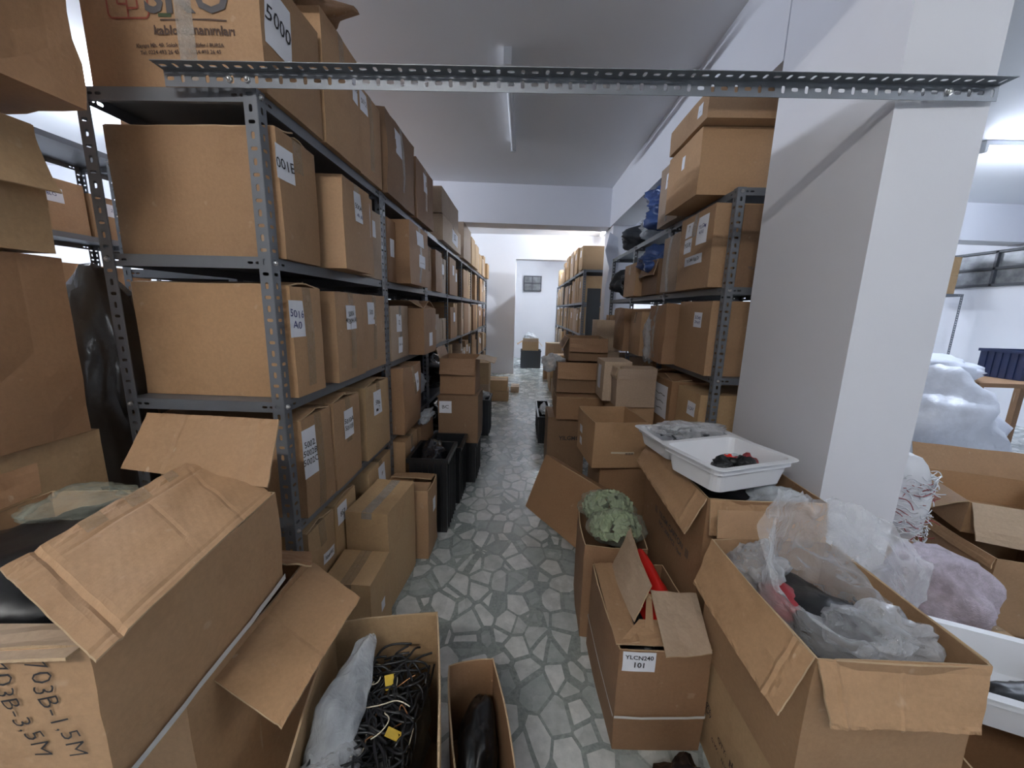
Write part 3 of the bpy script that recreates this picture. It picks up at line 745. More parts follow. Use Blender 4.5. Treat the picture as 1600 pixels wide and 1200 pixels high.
row(1, 5.1, 8.4, ['pale', 'gold', 'kraft'], 103, .03, 'L', '%s past the fifth post on the second shelf of the left rack', .30, .42, grp=G5)
row(2, 3.28, 4.1, ['grey', 'pale', 'brown'], 104, .01, 'L', '%s past the third post on the third shelf of the left rack', .22, .28, grp=G5)
row(2, 4.17, 8.4, ['brown', 'pale', 'grey', 'gold'], 105, .03, 'L', '%s past the fourth post on the third shelf of the left rack', .30, .42, grp=G5, wmax=.42)
row(3, 4.2, 8.4, ['pale', 'kraft', 'gold'], 106, .03, 'L', '%s past the fourth post on the fourth shelf of the left rack', .24, .40, grp=G5)
row(4, 4.2, 8.4, ['pale', 'kraft', 'gold'], 107, .03, 'L', '%s past the fourth post on the bottom shelf of the left rack', .24, .38, grp=G5)
row(2, 2.4, 5.2, ['kraft', 'pale'], 108, .03, 'L', '%s on the third shelf in the next aisle, seen through the left gap', .30, .42, x0=-3.6, x1=-3.12, grp='boxes in the next aisle', n=2) if False else None
for i, (y0, y1, z, h_, m_) in enumerate(((2.35, 2.83, 1.86, .34, 'kraft'), (2.86, 3.24, 1.86, .30, 'kraft'), (3.35, 3.8, 1.86, .33, 'pale'), (2.4, 3.1, .36, .38, 'kraft'), (3.35, 4.1, .36, .38, 'pale'), (2.4, 2.8, 1.36, .3, 'kraft'), (2.84, 3.24, 1.36, .3, 'kraft'), (3.84, 4.22, 1.86, .34, 'gold'))):
    carton('cardboard_box', '%s box in the next aisle seen through the left gap, %s' % ({'kraft': 'tan', 'pale': 'pale', 'gold': 'yellowish'}[m_], ['nearest on its upper shelf', 'second on its upper shelf', 'third on its upper shelf', 'nearest on the lowest shelf', 'second on the lowest shelf', 'nearest on the middle shelf', 'second on the middle shelf', 'fourth on its upper shelf'][i]), -3.6, -3.13, y0, y1, z+.002, z+h_, m_, 130+i, group='boxes in the next aisle', papers=[P('+x', 0, .06, .2, .09, '2.KABLO', size=.03, ink='blueink')] if i < 2 else [], n=3)

rackB = empty('storage_rack', (-1.66, 4.8, 0), (0, 0, 0), 'shadowed rack standing back to back behind the long left rack', 'rack')
BY = [1.86, 3.0, 4.15, 5.3, 6.45, 7.6]
for i, y in enumerate(BY):
    in_rack(rackB, post, -1.375, y, 2.041, -1, 1 if i == 0 else -1); in_rack(rackB, post, -1.93, y, 2.041, 1, 1 if i == 0 else -1)
for i in range(len(BY)-1):
    for z in SZ: in_rack(rackB, shelf, -1.926, -1.379, BY[i]+.004, BY[i+1]-.004, z)
    for lv in range(5):
        rr = random.Random(i*7+lv); y = BY[i]+.05
        for q in range(2):
            d_ = (BY[i+1]-.05-BY[i]-.05)/2-.01
            carton('cardboard_box', 'brown box in the shadow behind the left rack, %s shelf, %s along' % (lev_words[lv], nth[i*2+q]), -1.88, -1.42, y, y+d_, S(lv), S(lv)+(.40 if lv else rr.uniform(.12, .25)), rr.choice(['dark', 'brown']), 600+i*20+lv*2+q, group='boxes in the shadow behind the left rack', n=3)
            y += d_+.02

# ================================================================== FLOOR ROW, LEFT SIDE
FL = 'boxes on the floor before the left rack'
carton('cardboard_box', 'tall closed floor box with shiny taped edges beside the bottom shelf', -.775, -.575, 1.585, 1.93, 0, .497, 'gold', 71, bulge=.012, tape='y', down=.03, tapemat='cleartape', group=FL, yaw=-4, papers=[])
carton('cardboard_box', 'low closed box on the floor in front of the taller taped one', -.778, -.575, 1.33, 1.55, 0, .33, 'gold', 72, tape='y', group=FL, papers=[P('+x', .0, -.01, .04, .05, '')])
open_box('cardboard_box', 'floor box with loose taped flaps between the taped box and the black crate', -.755, -.50, 1.965, 2.19, 0, .42, 'kraft', 73, flaps=[('+y', dict(L=.11, ang=-80)), ('-y', dict(L=.10, ang=-86)), ('-x', dict(L=.13, ang=-95))], group=FL, papers=[P('+x', .0, .08, .06, .08, '')])
def crate(label, x0, x1, y0, y1, h, mat='black', group=None, yaw=0, z0=0):
    root = empty('plastic_crate', ((x0+x1)/2, (y0+y1)/2, z0), (0, 0, R_(yaw)), label, 'crate', group)
    w_, d_ = x1-x0, y1-y0; bm = bmesh.new(); t = .006; a, b = w_/2, d_/2
    for q in ((-a, a, -b, -b+t), (-a, a, b-t, b), (-a, -a+t, -b+t, b-t), (a-t, a, -b+t, b-t)): addbox(bm, *q, .0, h)
    addbox(bm, -a+t, a-t, -b+t, b-t, 0, t)
    frombm('crate_body', bm, M[mat], root)
    bm = bmesh.new(); e = .014
    for q in ((-a-e, a+e, -b-e, -b), (-a-e, a+e, b, b+e), (-a-e, -a, -b, b), (a, a+e, -b, b)): addbox(bm, *q, h-.03, h)
    frombm('crate_rim', bm, M[mat], root)
    bm = bmesh.new()
    for k_ in range(1, 6):
        xx = -a+w_*k_/6; addbox(bm, xx-.005, xx+.005, -b-.009, -b, .01, h-.03); addbox(bm, xx-.005, xx+.005, b, b+.009, .01, h-.03)
        yy = -b+d_*k_/6; addbox(bm, -a-.009, -a, yy-.005, yy+.005, .01, h-.03); addbox(bm, a, a+.009, yy-.005, yy+.005, .01, h-.03)
    frombm('crate_rib', bm, M[mat], root)
    return root
CR = 'black crates on the floor left of the aisle'
crate('black ribbed plastic crate on the floor, nearest of the left row', -.685, -.45, 2.24, 2.56, .50, group=CR)
crumple('black_sack', (-.565, 2.4, .45), (.085, .12, .09), 'blackbag', seed=31, amp=.2, fine=.15); tag(bpy.data.objects['black_sack.002'], 'black sack bulging out of the nearest black crate', 'sack', 'black sacks on the left rack')
crate('second black plastic crate in the floor row left of the aisle', -.665, -.43, 2.62, 2.92, .44, group=CR)
crate('tall black crate carrying two stacked boxes, left of the aisle', -.665, -.36, 2.98, 3.35, .345, group=CR)
carton('cardboard_box', 'lower brown box with grey paper stacked on the tall black crate', -.66, -.34, 2.97, 3.33, .347, .74, 'dark', 74, papers=[P('-y', -.1, .1, .1, .1, 'BC', size=.04)], group=FL)
open_box('cardboard_box', 'open brown box with a pale flap sticking out, topmost on the crate stack', -.655, -.37, 3.02, 3.36, .742, 1.03, 'brown', 75, flaps=[('-y', dict(L=.13, ang=158, bend=8)), ('+x', dict(L=.15, ang=95, bend=12), 'pale'), ('-x', dict(L=.08, ang=20))], group=FL, tilty=0)
crate('blue-black bin by the aisle edge past the stacked boxes', -.60, -.36, 4.2, 4.55, .42, mat='charcoal', group=CR)
crumple('plastic_bag', (-.48, 4.38, .44), (.1, .13, .05), 'milky', seed=33, amp=.25, fine=.2); tag(bpy.data.objects['plastic_bag.001'], 'crinkled bag lying in the blue-black bin', 'bag')
for i, (x0, x1, y0, y1, z0, z1, m_) in enumerate(((-.62, -.20, 5.9, 6.3, 0, .16, 'gold'), (-.60, -.22, 5.92, 6.3, .162, .33, 'gold'), (-.18, -.04, 6.6, 6.9, 0, .1, 'pale'), (-.75, -.45, 5.2, 5.5, 0, .4, 'pale'), (-.72, -.45, 5.2, 5.5, .402, .7, 'gold'))):
    carton('cardboard_box', ['flat carton on the floor in front of the white wall end, lower of two', 'flat carton with tape on top of the lower one before the white wall end', 'little carton on the floor at the far end of the aisle', 'pale carton standing on the floor past the crates, under a yellowish one', 'yellowish carton stacked on the pale one past the crates'][i], x0, x1, y0, y1, z0, z1, m_, 80+i, group='cartons on the floor at the far end', n=3, tape='x')

# ================================================================== FAR END
crate('big dark grey bin at the far end of the aisle', -.03, .46, 9.55, 10.0, .44, mat='charcoal')
open_box('cardboard_box', 'open pale box on the grey bin at the far end', .0, .40, 9.55, 9.95, .442, .66, 'gold', 90, flaps=[('-y', dict(L=.1, ang=30), 'pale'), ('-x', dict(L=.15, ang=120)), ('+x', dict(L=.15, ang=140), 'pale')])
crumple('plastic_bag', (.2, 9.75, .72), (.18, .15, .13), 'milky', seed=35, amp=.2, fine=.2); tag(bpy.data.objects['plastic_bag.002'], 'crinkled clear bag heaped in the far open box', 'bag')
FG = 'pale boxes on the far right rack'
row(0, 5.97, 10.5, ['kraft', 'gold', 'pale'], 201, .03, 'R', '%s from the near end on top of the far right rack', .28, .46, x0=FX0, x1=1.40, grp=FG, face='-x', wmin=.25, wmax=.5)
row(1, 5.97, 10.5, ['gold', 'pale', 'gold'], 202, .02, 'R', '%s from the near end on the second shelf of the far right rack', .33, .42, x0=FX0, x1=1.40, grp=FG, face='-x', paper_p=.2)
row(2, 5.97, 10.5, ['gold', 'pale', 'gold'], 203, .02, 'R', '%s from the near end on the third shelf of the far right rack', .36, .43, x0=FX0, x1=1.40, grp=FG, face='-x', paper_p=.2)
row(3, 5.97, 10.5, ['gold', 'pale', 'kraft'], 204, .02, 'R', '%s from the near end on the fourth shelf of the far right rack', .34, .43, x0=FX0, x1=1.40, grp=FG, face='-x', paper_p=.2)
row(4, 5.97, 10.5, ['gold', 'pale', 'kraft'], 205, .02, 'R', '%s from the near end on the bottom shelf of the far right rack', .34, .42, x0=FX0, x1=1.40, grp=FG, face='-x', paper_p=.2)
rnd = random.Random(77)
y = 5.4; i = 0
while y < 8.6:
    d_ = rnd.uniform(.3, .5); x0 = .50+rnd.uniform(-.04, .06); hh = rnd.uniform(.25, .5)
    carton('cardboard_box', 'carton on the floor before the far right rack, %s from the near end' % nth[i], x0, .84, y, y+d_, 0, hh, rnd.choice(['gold', 'pale', 'kraft']), 220+i, group='cartons before the far right rack', n=3, tape='x')
    if i % 2 == 0: carton('cardboard_box', 'carton stacked on the %s floor carton before the far right rack' % nth[i], x0+.03, .82, y+.02, y+d_-.03, hh+.002, hh+.3, rnd.choice(['gold', 'pale']), 240+i, group='cartons before the far right rack', n=3)
    y += d_+.03; i += 1

# ================================================================== RIGHT RACK
GR = 'boxes on the right rack'
def Rb(label, y0, y1, lev, h, mat='kraft', seed=1, xf=0.0, x1=1.552, z=None, **k):
    z0 = S(lev) if z is None else z
    return carton('cardboard_box', label, 1.03-xf, x1, y0, y1, z0, z0+h, mat, seed, group=k.pop('group', GR), **k)
Rb('smooth tan box on the right rack top, lower of the near pair', 2.20, 2.66, 0, .325, 'kraft', 301, .14, x1=1.50, papers=[P('-x', .02, .06, .04, .07, '')])
Rb('tan box on the right rack top, upper of the near pair', 2.12, 2.62, 0, .135, 'kraft', 302, .16, x1=1.52, z=SZ[0]+.33, papers=[P('-x', .17, .0, .05, .06, '...', size=.03)])
Rb('greyish box with clear tape on the right rack top, behind the near pair', 2.70, 3.08, 0, .40, 'grey', 303, .05, tape='x', down=.38, tapemat='cleartape', papers=[P('-x', .0, .09, .12, .1, 'IIII', size=.05)])
for i, (yy, zz, rx, ry, rz, m_) in enumerate(((3.3, 2.17, .2, .16, .12, 'bluefilm'), (3.62, 2.15, .2, .16, .11, 'milky'), (3.45, 2.36, .18, .2, .11, 'bluefilm'))):
    o = crumple('plastic_bag', (1.2, yy, zz), (rx, ry, rz), m_, seed=40+i, amp=.25, fine=.3, zmin=2.044)
    tag(o, ['glossy blue crinkled bag on the right rack top, low and nearest', 'clear crinkled bag on the right rack top beside the blue ones', 'glossy blue crinkled bag lying highest on the right rack top'][i], 'bag', 'crinkled bags on the right rack')
Rb('box with three papers taped on its face, second shelf right', 2.13, 2.56, 1, .42, 'kraft', 304, .06, tape='x', down=.13, tapemat='cleartape', bulge=.012, papers=[P('-x', .10, .10, .12, .15, 'YILGM\n4.A1', size=.03, ink='blueink'), P('-x', -.08, .13, .10, .08, '7', size=.05), P('-x', -.07, .04, .11, .08, 'YGUK', size=.036), P('-x', .02, -.05, .22, .05, 'YILGMKABLO', size=.026)])
# the face seen under the post carries print
r2, sh2 = Rb('brown printed box standing behind the near right post, second shelf', 2.09, 2.125, 1, .40, 'dark', 305, -.07, x1=1.58, n=5) if False else (None, None)
Rb('plastic-wrapped greyish box, second from the near post on the second shelf right', 2.60, 2.88, 1, .37, 'grey', 306, .05, tape='x', down=.37, tapemat='cleartape', bulge=.015)
open_box('cardboard_box', 'open dark box with blue film spilling over, second shelf right', 1.0, 1.5, 3.02, 3.4, S(1), S(1)+.26, 'dark', 307, flaps=[('-x', dict(L=.12, ang=165))], group=GR)
o = crumple('plastic_bag', (1.08, 3.2, 1.83), (.16, .15, .09), 'bluefilm', seed=45, amp=.3, fine=.3); tag(o, 'glossy blue film bag spilling from the open dark box, second shelf right', 'bag', 'crinkled bags on the right rack')
Rb('small tan box at the far end of the second shelf right', 3.44, 3.80, 1, .28, 'kraft', 308, .08, tape='x')
Rb('tall smooth box with a small paper beside the near right post, third shelf', 2.11, 2.53, 2, .405, 'kraft', 309, .03, papers=[P('-x', .07, .10, .10, .085, '5LO40\n2mm9', size=.026, ink='blueink')])
Rb('box wrapped in shiny crinkled tape in the middle of the third shelf right', 2.56, 2.885, 2, .39, 'brown', 310, .10, tape='x', down=.36, tapemat='cleartape', bulge=.022, rough=.012)
crumple('plastic_wrap', (.95, 2.86, 1.24), (.06, .12, .17), 'clear', seed=47, amp=.2, fine=.25); tag(bpy.data.objects['plastic_wrap.001'], 'loose clear wrap hanging beside the taped box, third shelf right', 'wrap')
Rb('tan box past the taped one on the third shelf right', 3.02, 3.32, 2, .34, 'kraft', 311, .12, tape='x', bulge=.012)
Rb('dented brown box at the far end of the third shelf right', 3.38, 3.73, 2, .37, 'brown', 312, .16, bulge=.015, rough=.01)
Rb('golden box with a small paper by the near right post, fourth shelf', 2.118, 2.42, 3, .36, 'gold', 313, .03, papers=[P('-x', .06, .08, .10, .08, '5.CAV', size=.028, ink='blueink')])
open_box('cardboard_box', 'brown box with a large printed shipping paper, fourth shelf right', .97, 1.5, 2.46, 2.83, S(3), S(3)+.37, 'brown', 314, flaps=[('-y', dict(L=.16, ang=-78)), ('+y', dict(L=.16, ang=-70)), ('-x', dict(L=.13, ang=-85))], group=GR, papers=[P('-x', .02, .03, .24, .22, '~~~~~~\n~~~~~\n~~~~', size=.05)])
Rb('narrow tall box with papers at the middle right post, fourth shelf', 2.97, 3.2, 3, .42, 'kraft', 315, .02, papers=[P('-x', .0, .10, .12, .09, '==', size=.05)])
Rb('brown box on the bottom shelf of the right rack beside its middle post', 2.6, 2.91, 4, .38, 'dark', 316, .05)
Rb('brown box on the bottom shelf of the right rack by its near post', 2.118, 2.55, 4, .38, 'brown', 317, .0)
o, sh = carton('cardboard_box', 'brown box with printed letters between the near right post and the column', 1.09, 1.58, 2.085, 2.12, S(1), S(1)+.40, 'dark', 318, group=GR, n=5)[0:2]
for t_, b_, s_ in (('YICN', .08, .075), ('浙江安', .0, .06), ('电器有', -.06, .05), ('YILGMKABLO CO', -.105, .02), ('ZHEJIANG', -.13, .02), ('电 缆 有', -.165, .035)):
    paper(o, sh, '-y', -.06 if s_ > .03 else -.11, b_, 0, 0, t_, s_, ink='greyprint', wob=0)

# loose stacks right of the aisle
GS = 'boxes stacked on the floor right of the aisle'
open_box('cardboard_box', 'small open-topped tan box standing on a brown box right of the aisle', .42, .74, 2.20, 2.58, .50, .785, 'kraft', 330, yaw=6, flaps=[], group=GS, papers=[P('-y', .02, -.045, .14, .012, '', name='printed_bar', mat='cream'), P('-y', .06, -.052, 0, 0, '===', size=.03, ink='print', wob=0), P('-x', -.08, .02, .06, .05, ''), P('-x', -.08, -.06, .06, .05, '')])
carton('cardboard_box', 'brown box under the small open-topped one', .50, .82, 2.24, 2.62, 0, .498, 'brown', 331, group=GS)
# leaning lid
lid, shl = open_box('box_lid', 'shallow brown cardboard tray leaning on its long edge against the box stack', -.19, .19, -.29, .29, 0, .075, 'brown', 332, flaps=[], group=None, cat='lid', bulge=.002)
carton('cardboard_box', 'brown box with dark printed word low in the stack by the aisle', .24, .56, 3.18, 3.55, .0, .53, 'dark', 333, group=GS, papers=[P('-y', .03, .08, 0, 0, 'YILGMO', size=.05, ink='ink', wob=0)])
open_box('cardboard_box', 'half-closed box on the printed one in the stack by the aisle', .30, .70, 3.12, 3.5, .532, .72, 'brown', 334, flaps=[('+y', dict(L=.16, ang=-88), 'pale'), ('-y', dict(L=.16, ang=-86), 'brown')], group=GS)
open_box('cardboard_box', 'dark brown box with a drooping front flap, third up in the aisle stack', .30, .66, 3.2, 3.6, .745, 1.0, 'dark', 335, flaps=[('-y', dict(L=.14, ang=170), 'brown')], group=GS)
open_box('cardboard_box', 'topmost box of the aisle stack with its flap hanging down', .40, .73, 3.3, 3.7, 1.005, 1.2, 'dark', 336, flaps=[('-y', dict(L=.12, ang=160), 'brown'), ('-x', dict(L=.1, ang=150))], group=GS)
crumple('plastic_bag', (.27, 3.35, .98), (.09, .1, .07), 'milky', seed=51, amp=.3, fine=.3); tag(bpy.data.objects['plastic_bag.007'] if 'plastic_bag.007' in bpy.data.objects else bpy.context.scene.collection.objects[-1], 'crinkled bag with wires poking out of the aisle stack', 'bag')
crate('black crate on the floor right of the aisle, full of bags', .20, .34, 4.0, 4.75, .30, group='black crates right of the aisle')
crumple('plastic_bag', (.27, 4.3, .31), (.055, .2, .04), 'milky', seed=52, amp=.3, fine=.3)
tag(COL.objects[-1], 'crinkled bag filling the black crate right of the aisle', 'bag')
carton('cardboard_box', 'white-topped narrow carton in front of the right rack middle post', .60, .80, 2.78, 3.05, .78, 1.07, 'pale', 337, group=GS, papers=[P('-x', .0, .02, .1, .18, '')])
carton('cardboard_box', 'shabby box with a pale lid before the right rack, right of the narrow one', .66, .93, 2.62, 2.98, .505, .78, 'kraft', 338, group=GS)
open_box('cardboard_box', 'greyish box with taped-down lid rim before the right rack', .655, .92, 2.60, 2.76, .782, 1.05, 'grey', 339, group=GS, flaps=[('-x', dict(L=.07, ang=172), 'pale'), ('-y', dict(L=.07, ang=174), 'grey'), ('+x', dict(L=.22, ang=-95), 'pale')])
carton('cardboard_box', 'brown carton on the floor under the shabby box before the right rack', .80, .955, 2.62, 2.98, 0, .503, 'brown', 340, group=GS)
for i in range(3):
    carton('cardboard_box', 'pale box edge in the tall narrow stack by the second column, %s' % ['lowest', 'middle', 'highest'][i], .72, .955, 3.80, 4.05, .45+i*.30, .745+i*.30, ['grey', 'pale', 'pale'][i], 345+i, group=GS, n=3)
carton('cardboard_box', 'brown box carrying the tall narrow pale stack', .70, .98, 3.78, 4.08, 0, .448, 'brown', 349, group=GS, n=3)
# dark board and white foam board by the second column
bm = bmesh.new(); addbox(bm, -.085, .085, 0, .03, 0, 1.72); addbox(bm, -.07, .07, -.004, 0, .05, 1.68)
o = frombm('dark_board', bm, M['charcoal']); o.location = (.90, 5.1, 0); tag(o, 'narrow dark upright board beside the second column', 'board')
bm = bmesh.new(); prof = [(0, 0), (.12, 0), (.13, .5), (.10, .9), (.12, 1.2), (.13, 1.55), (.10, 1.8), (.13, 2.0), (.10, 2.3), (.0, 2.36), (-.04, 2.15), (.02, 1.95), (-.01, 1.7), (.0, .9)]
vs0 = [bm.verts.new((x, 0, z)) for x, z in prof]; vs1 = [bm.verts.new((x, .02, z)) for x, z in prof]
bm.faces.new(vs0); bm.faces.new(vs1[::-1])
for i in range(len(prof)): bm.faces.new((vs0[i], vs1[i], vs1[(i+1) % len(prof)], vs0[(i+1) % len(prof)]))
o = frombm('foam_board', bm, M['blade']); o.location = (1.0, 4.86, 0); tag(o, 'wavy-edged white foam board standing by the second column', 'board')
for i, (yy, zz, rx, rz, m_) in enumerate(((4.05, 1.73, .22, .15, 'blackbag'), (4.45, 1.75, .22, .16, 'charcoal'), (4.3, 2.18, .2, .13, 'charcoal'))):
    o = crumple('dark_sack', (1.24, yy, zz), (rx+.03, .16, rz), m_, seed=140+i, amp=.15, fine=.2, zmin=1.569 if i < 2 else 2.044)
    tag(o, ['black sack on the second shelf right in its farthest bay', 'charcoal sack behind the black one on the second shelf right', 'charcoal sack on top of the right rack at its far end'][i], 'sack', 'dark sacks on the right rack')
for i, (y0, y1, lv, h_) in enumerate(((3.9, 4.3, 2, .36), (4.33, 4.7, 2, .30), (3.9, 4.35, 3, .36))):
    Rb('tan box in the farthest bay of the right rack, %s' % ['third shelf, nearer', 'third shelf, farther', 'fourth shelf'][i], y0, y1, lv, h_, 'kraft', 350+i, .035, tape='x')

# ================================================================== FOREGROUND RIGHT
G = 'open boxes in the right foreground'
# box with strap and label
r, sh = open_box('cardboard_box', 'strapped cardboard box labelled YLCN240 101 on the floor', .327, .618, 1.035, 1.445, 0, .39, 'brown', 401, yaw=2, flaps=[], group=G,
    papers=[P('-y', -.085, .155, .10, .072, '', label='white label marked YLCN240 101')], tape=None)
paper(r, sh, '-y', -.085, .170, 0, 0, 'YLCN240', .021, wob=0, ink='ink'); paper(r, sh, '-y', -.085, .143, 0, 0, '101', .027, wob=0, ink='ink')
gx = [sh.grid('-y', 10, 1, None, None, -.06, -.05, .003), sh.grid('-x', 10, 1, None, None, -.06, -.05, .003), sh.grid('+x', 10, 1, None, None, -.06, -.05, .003), sh.grid('+y', 10, 1, None, None, -.06, -.05, .003)]
V, Fs = joingrids(gx); pydata('strap', V, Fs, M['strap'], r)
panel(r, 'flap', [(.327, 1.44, .392), (.325, 1.045, .392), (.40, 1.05, .398), (.40, 1.44, .398)], 'kraft', seed=1)
panel(r, 'flap', [(.398, 1.42, .40), (.405, 1.13, .40), atx(1018, 915, .47), atx(985, 825, .47)], 'pale', seed=2, bow=.01, label='pale raised long flap')
panel(r, 'flap', [(.33, 1.045, .392), (.63, 1.05, .392), (.63, 1.13, .41), (.42, 1.13, .41)], 'kraft', seed=3)
panel(r, 'flap', [atz(1016, 922, .46), atz(1088, 927, .47), atz(1113, 1022, .42), atz(1041, 1027, .42)], 'pale', seed=4, bow=.004, label='pale creased short flap')
panel(r, 'flap', [atz(1008, 985, .40), atz(1010, 925, .46), atz(1018, 930, .455), atz(1022, 990, .40)], 'kraft', nu=3, nv=3)
o = loft('red_film_packet', [[(.47, 1.10, .36), (.53, 1.10, .42), (.57, 1.10, .38)], [(.45, 1.25, .36), (.52, 1.25, .46), (.57, 1.25, .40)], [(.44, 1.43, .36), (.50, 1.43, .47), (.55, 1.43, .42)]], 'red', 20, 30, .006, 3, False)
solid(o, .006, 0); tag(o, 'bright red film packet lying in the strapped box', 'packet')
o = crumple('black_bundle', (.46, 1.27, .28), (.07, .14, .09), 'black', seed=66, amp=.15, fine=.2); tag(o, 'black plastic-wrapped bundle left of the red packet', 'bundle')
o = crumple('plastic_bag', (.435, 1.30, .405), (.03, .09, .04), 'clear', seed=67, amp=.2, fine=.3); tag(o, 'small clear crinkled bag on the black bundle by the red packet', 'bag')

# box of green pads
r, sh = open_box('cardboard_box', 'slim open box holding the bags of green pads', .30, .56, 1.47, 1.80, 0, .45, 'brown', 402, yaw=-3, flaps=[], group=G)
for i, (c, rad) in enumerate((((.43, 1.70, .505), (.125, .09, .075)), ((.435, 1.56, .49), (.115, .075, .07)))):
    root = empty('pad_bag', c, (0, 0, 0), ['clear bag of sage green pads, the farther one in the slim box', 'clear bag of sage green pads, the nearer one in the slim box'][i], 'bag', 'bags of green pads')
    crumple('bag_film', c, [q_*1.08 for q_ in rad], 'greenclear', root, seed=70+i, amp=.12, fine=.12)
    bm = bmesh.new(); rr = random.Random(70+i)
    for q in range(120):
        a = rr.uniform(0, 6.28); u = rr.uniform(-.3, 1); s_ = math.sqrt(1-u*u)*.93
        p = Vector((math.cos(a)*s_*rad[0]*.95, math.sin(a)*s_*rad[1]*.95, u*rad[2]*.95))
        nrm = p.normalized(); rot_ = nrm.to_track_quat('Z', 'Y').to_matrix().to_4x4() @ Matrix.Rotation(rr.uniform(-.45, .45), 4, 'X')
        bmesh.ops.create_cube(bm, size=1, matrix=Matrix.Translation(p) @ rot_ @ Matrix.Rotation(rr.uniform(0, 3), 4, 'Z') @ Matrix.Diagonal((.034, .030, .012, 1)))
    o = frombm('green_pads', bm, M['pads'], root); o['kind'] = 'stuff'; o['label'] = 'heap of green pads'

# tall box with trays
r, sh = open_box('cardboard_box', 'tall cardboard box beside the column with white trays on top', .655, 1.06, 1.24, 1.86, 0, .80, 'brown', 403, yaw=0, bulge=.006, group=G, flaps=[])
panel(r, 'flap', [(.652, 1.85, .80), (.652, 1.245, .80), atx(1070, 835, .575), atx(995, 720, .575)], 'kraft', seed=6, bow=-.01, nu=40, nv=16, creases=[('s', .9, .01, .003)], label='long side flap drooping outward')
panel(r, 'flap', [(.66, 1.238, .80), (1.055, 1.238, .80), (1.045, 1.205, .685), (.655, 1.205, .685)], 'kraft', seed=7, bow=.004, nu=50, nv=12, creases=[('s', .12, .008, .002), ('s', .35, .008, .002), ('s', .62, .008, .0015)])
paper(r, sh, '-x', .05, .13, 0, 0, '|||  YILGM CARTON  |||', .036, wob=0, ink='greyprint')
paper(r, sh, '-x', .05, .09, 0, 0, 'NO:  2000 PCS  10x4', .028, wob=0, ink='greyprint')
def tray(label, c, w_, d_, h_, yaw, tx=0, ty=0, group='white plastic trays'):
    root = empty('plastic_tray', c, (R_(tx), R_(ty), R_(yaw)), label, 'tray', group); bm = bmesh.new()
    def ringv(a, b, z, r_=.03, n_=4):
        out = []
        for sx_, sy_, a0 in ((1, 1, 0), (-1, 1, 90), (-1, -1, 180), (1, -1, 270)):
            for q in range(n_+1):
                t_ = R_(a0+90*q/n_); out.append(bm.verts.new((sx_*(a-r_)+r_*math.cos(t_), sy_*(b-r_)+r_*math.sin(t_), z)))
        return out
    a, b = w_/2, d_/2
    rings = [ringv(a-.018, b-.018, 0), ringv(a-.006, b-.006, h_*.72), ringv(a+.004, b+.004, h_*.74), ringv(a+.004, b+.004, h_*.95), ringv(a+.018, b+.018, h_*.97), ringv(a+.018, b+.018, h_), ringv(a-.004, b-.004, h_), ringv(a-.024, b-.024, .008)]
    n_ = len(rings[0])
    for q in range(len(rings)-1):
        for i in range(n_): bm.faces.new((rings[q][i], rings[q][(i+1) % n_], rings[q+1][(i+1) % n_], rings[q+1][i]))
    bm.faces.new(rings[0][::-1]); bm.faces.new(rings[-1])
    frombm('tray_body', bm, M['white'], root); return root
tray('white plastic tray with red and black parts, on the tall box by the column', (.765, 1.37, .835), .34, .26, .095, 20)
tray('lower white tray under clear bags behind the upper tray', (.78, 1.70, .812), .38, .27, .075, 10)
for i, (x, y, m_, s_) in enumerate(((.75, 1.36, 'black', .032), (.83, 1.37, 'black', .034), (.86, 1.40, 'rednet', .03), (.74, 1.33, 'black', .028), (.80, 1.41, 'red', .022), (.82, 1.335, 'black', .026), (.845, 1.35, 'white', .018))):
    o = crumple('connector', (x, y, .878), (s_*1.15, s_*.9, s_*.95), m_, seed=80+i, amp=.3, fine=.3, sub=3)
    tag(o, ['black connector in the middle of the upper white tray', 'larger black connector beside the red one in the tray', 'dull red connector at the right of the tray heap', 'black connector at the left of the tray heap', 'small bright red connector at the back of the tray heap', 'black connector at the front of the tray heap', 'small white connector between the black ones'][i], 'connector', 'connectors in the white tray')
o = crumple('plastic_bag', (.78, 1.73, .895), (.15, .09, .035), 'clear', seed=91, amp=.25, fine=.3); tag(o, 'clear bag of small grey parts in the lower white tray', 'bag')
wires(5, (.78, 1.72, .88), (.12, .06, .015), 20, .004, 'charcoal', 'small_part', None); tag(COL.objects[-1], 'scattered small grey parts inside the clear bag on the lower tray', 'parts', kind='stuff')
o = crumple('plastic_bag', (.88, 1.50, .80), (.14, .10, .06), 'milky', seed=92, amp=.25, fine=.3); tag(o, 'milky bag stuffed beneath the upper tray in the tall box', 'bag')
o = crumple('plastic_bag', (.92, 1.30, .77), (.09, .045, .045), 'milky', seed=93, amp=.25, fine=.3); tag(o, 'milky bag at the front rim of the tall box below the tray', 'bag')
o = crumple('black_bundle', (.86, 1.54, .66), (.15, .20, .08), 'black', seed=94, amp=.1, fine=.1); tag(o, 'black bundle filling the tall box under the trays', 'bundle')

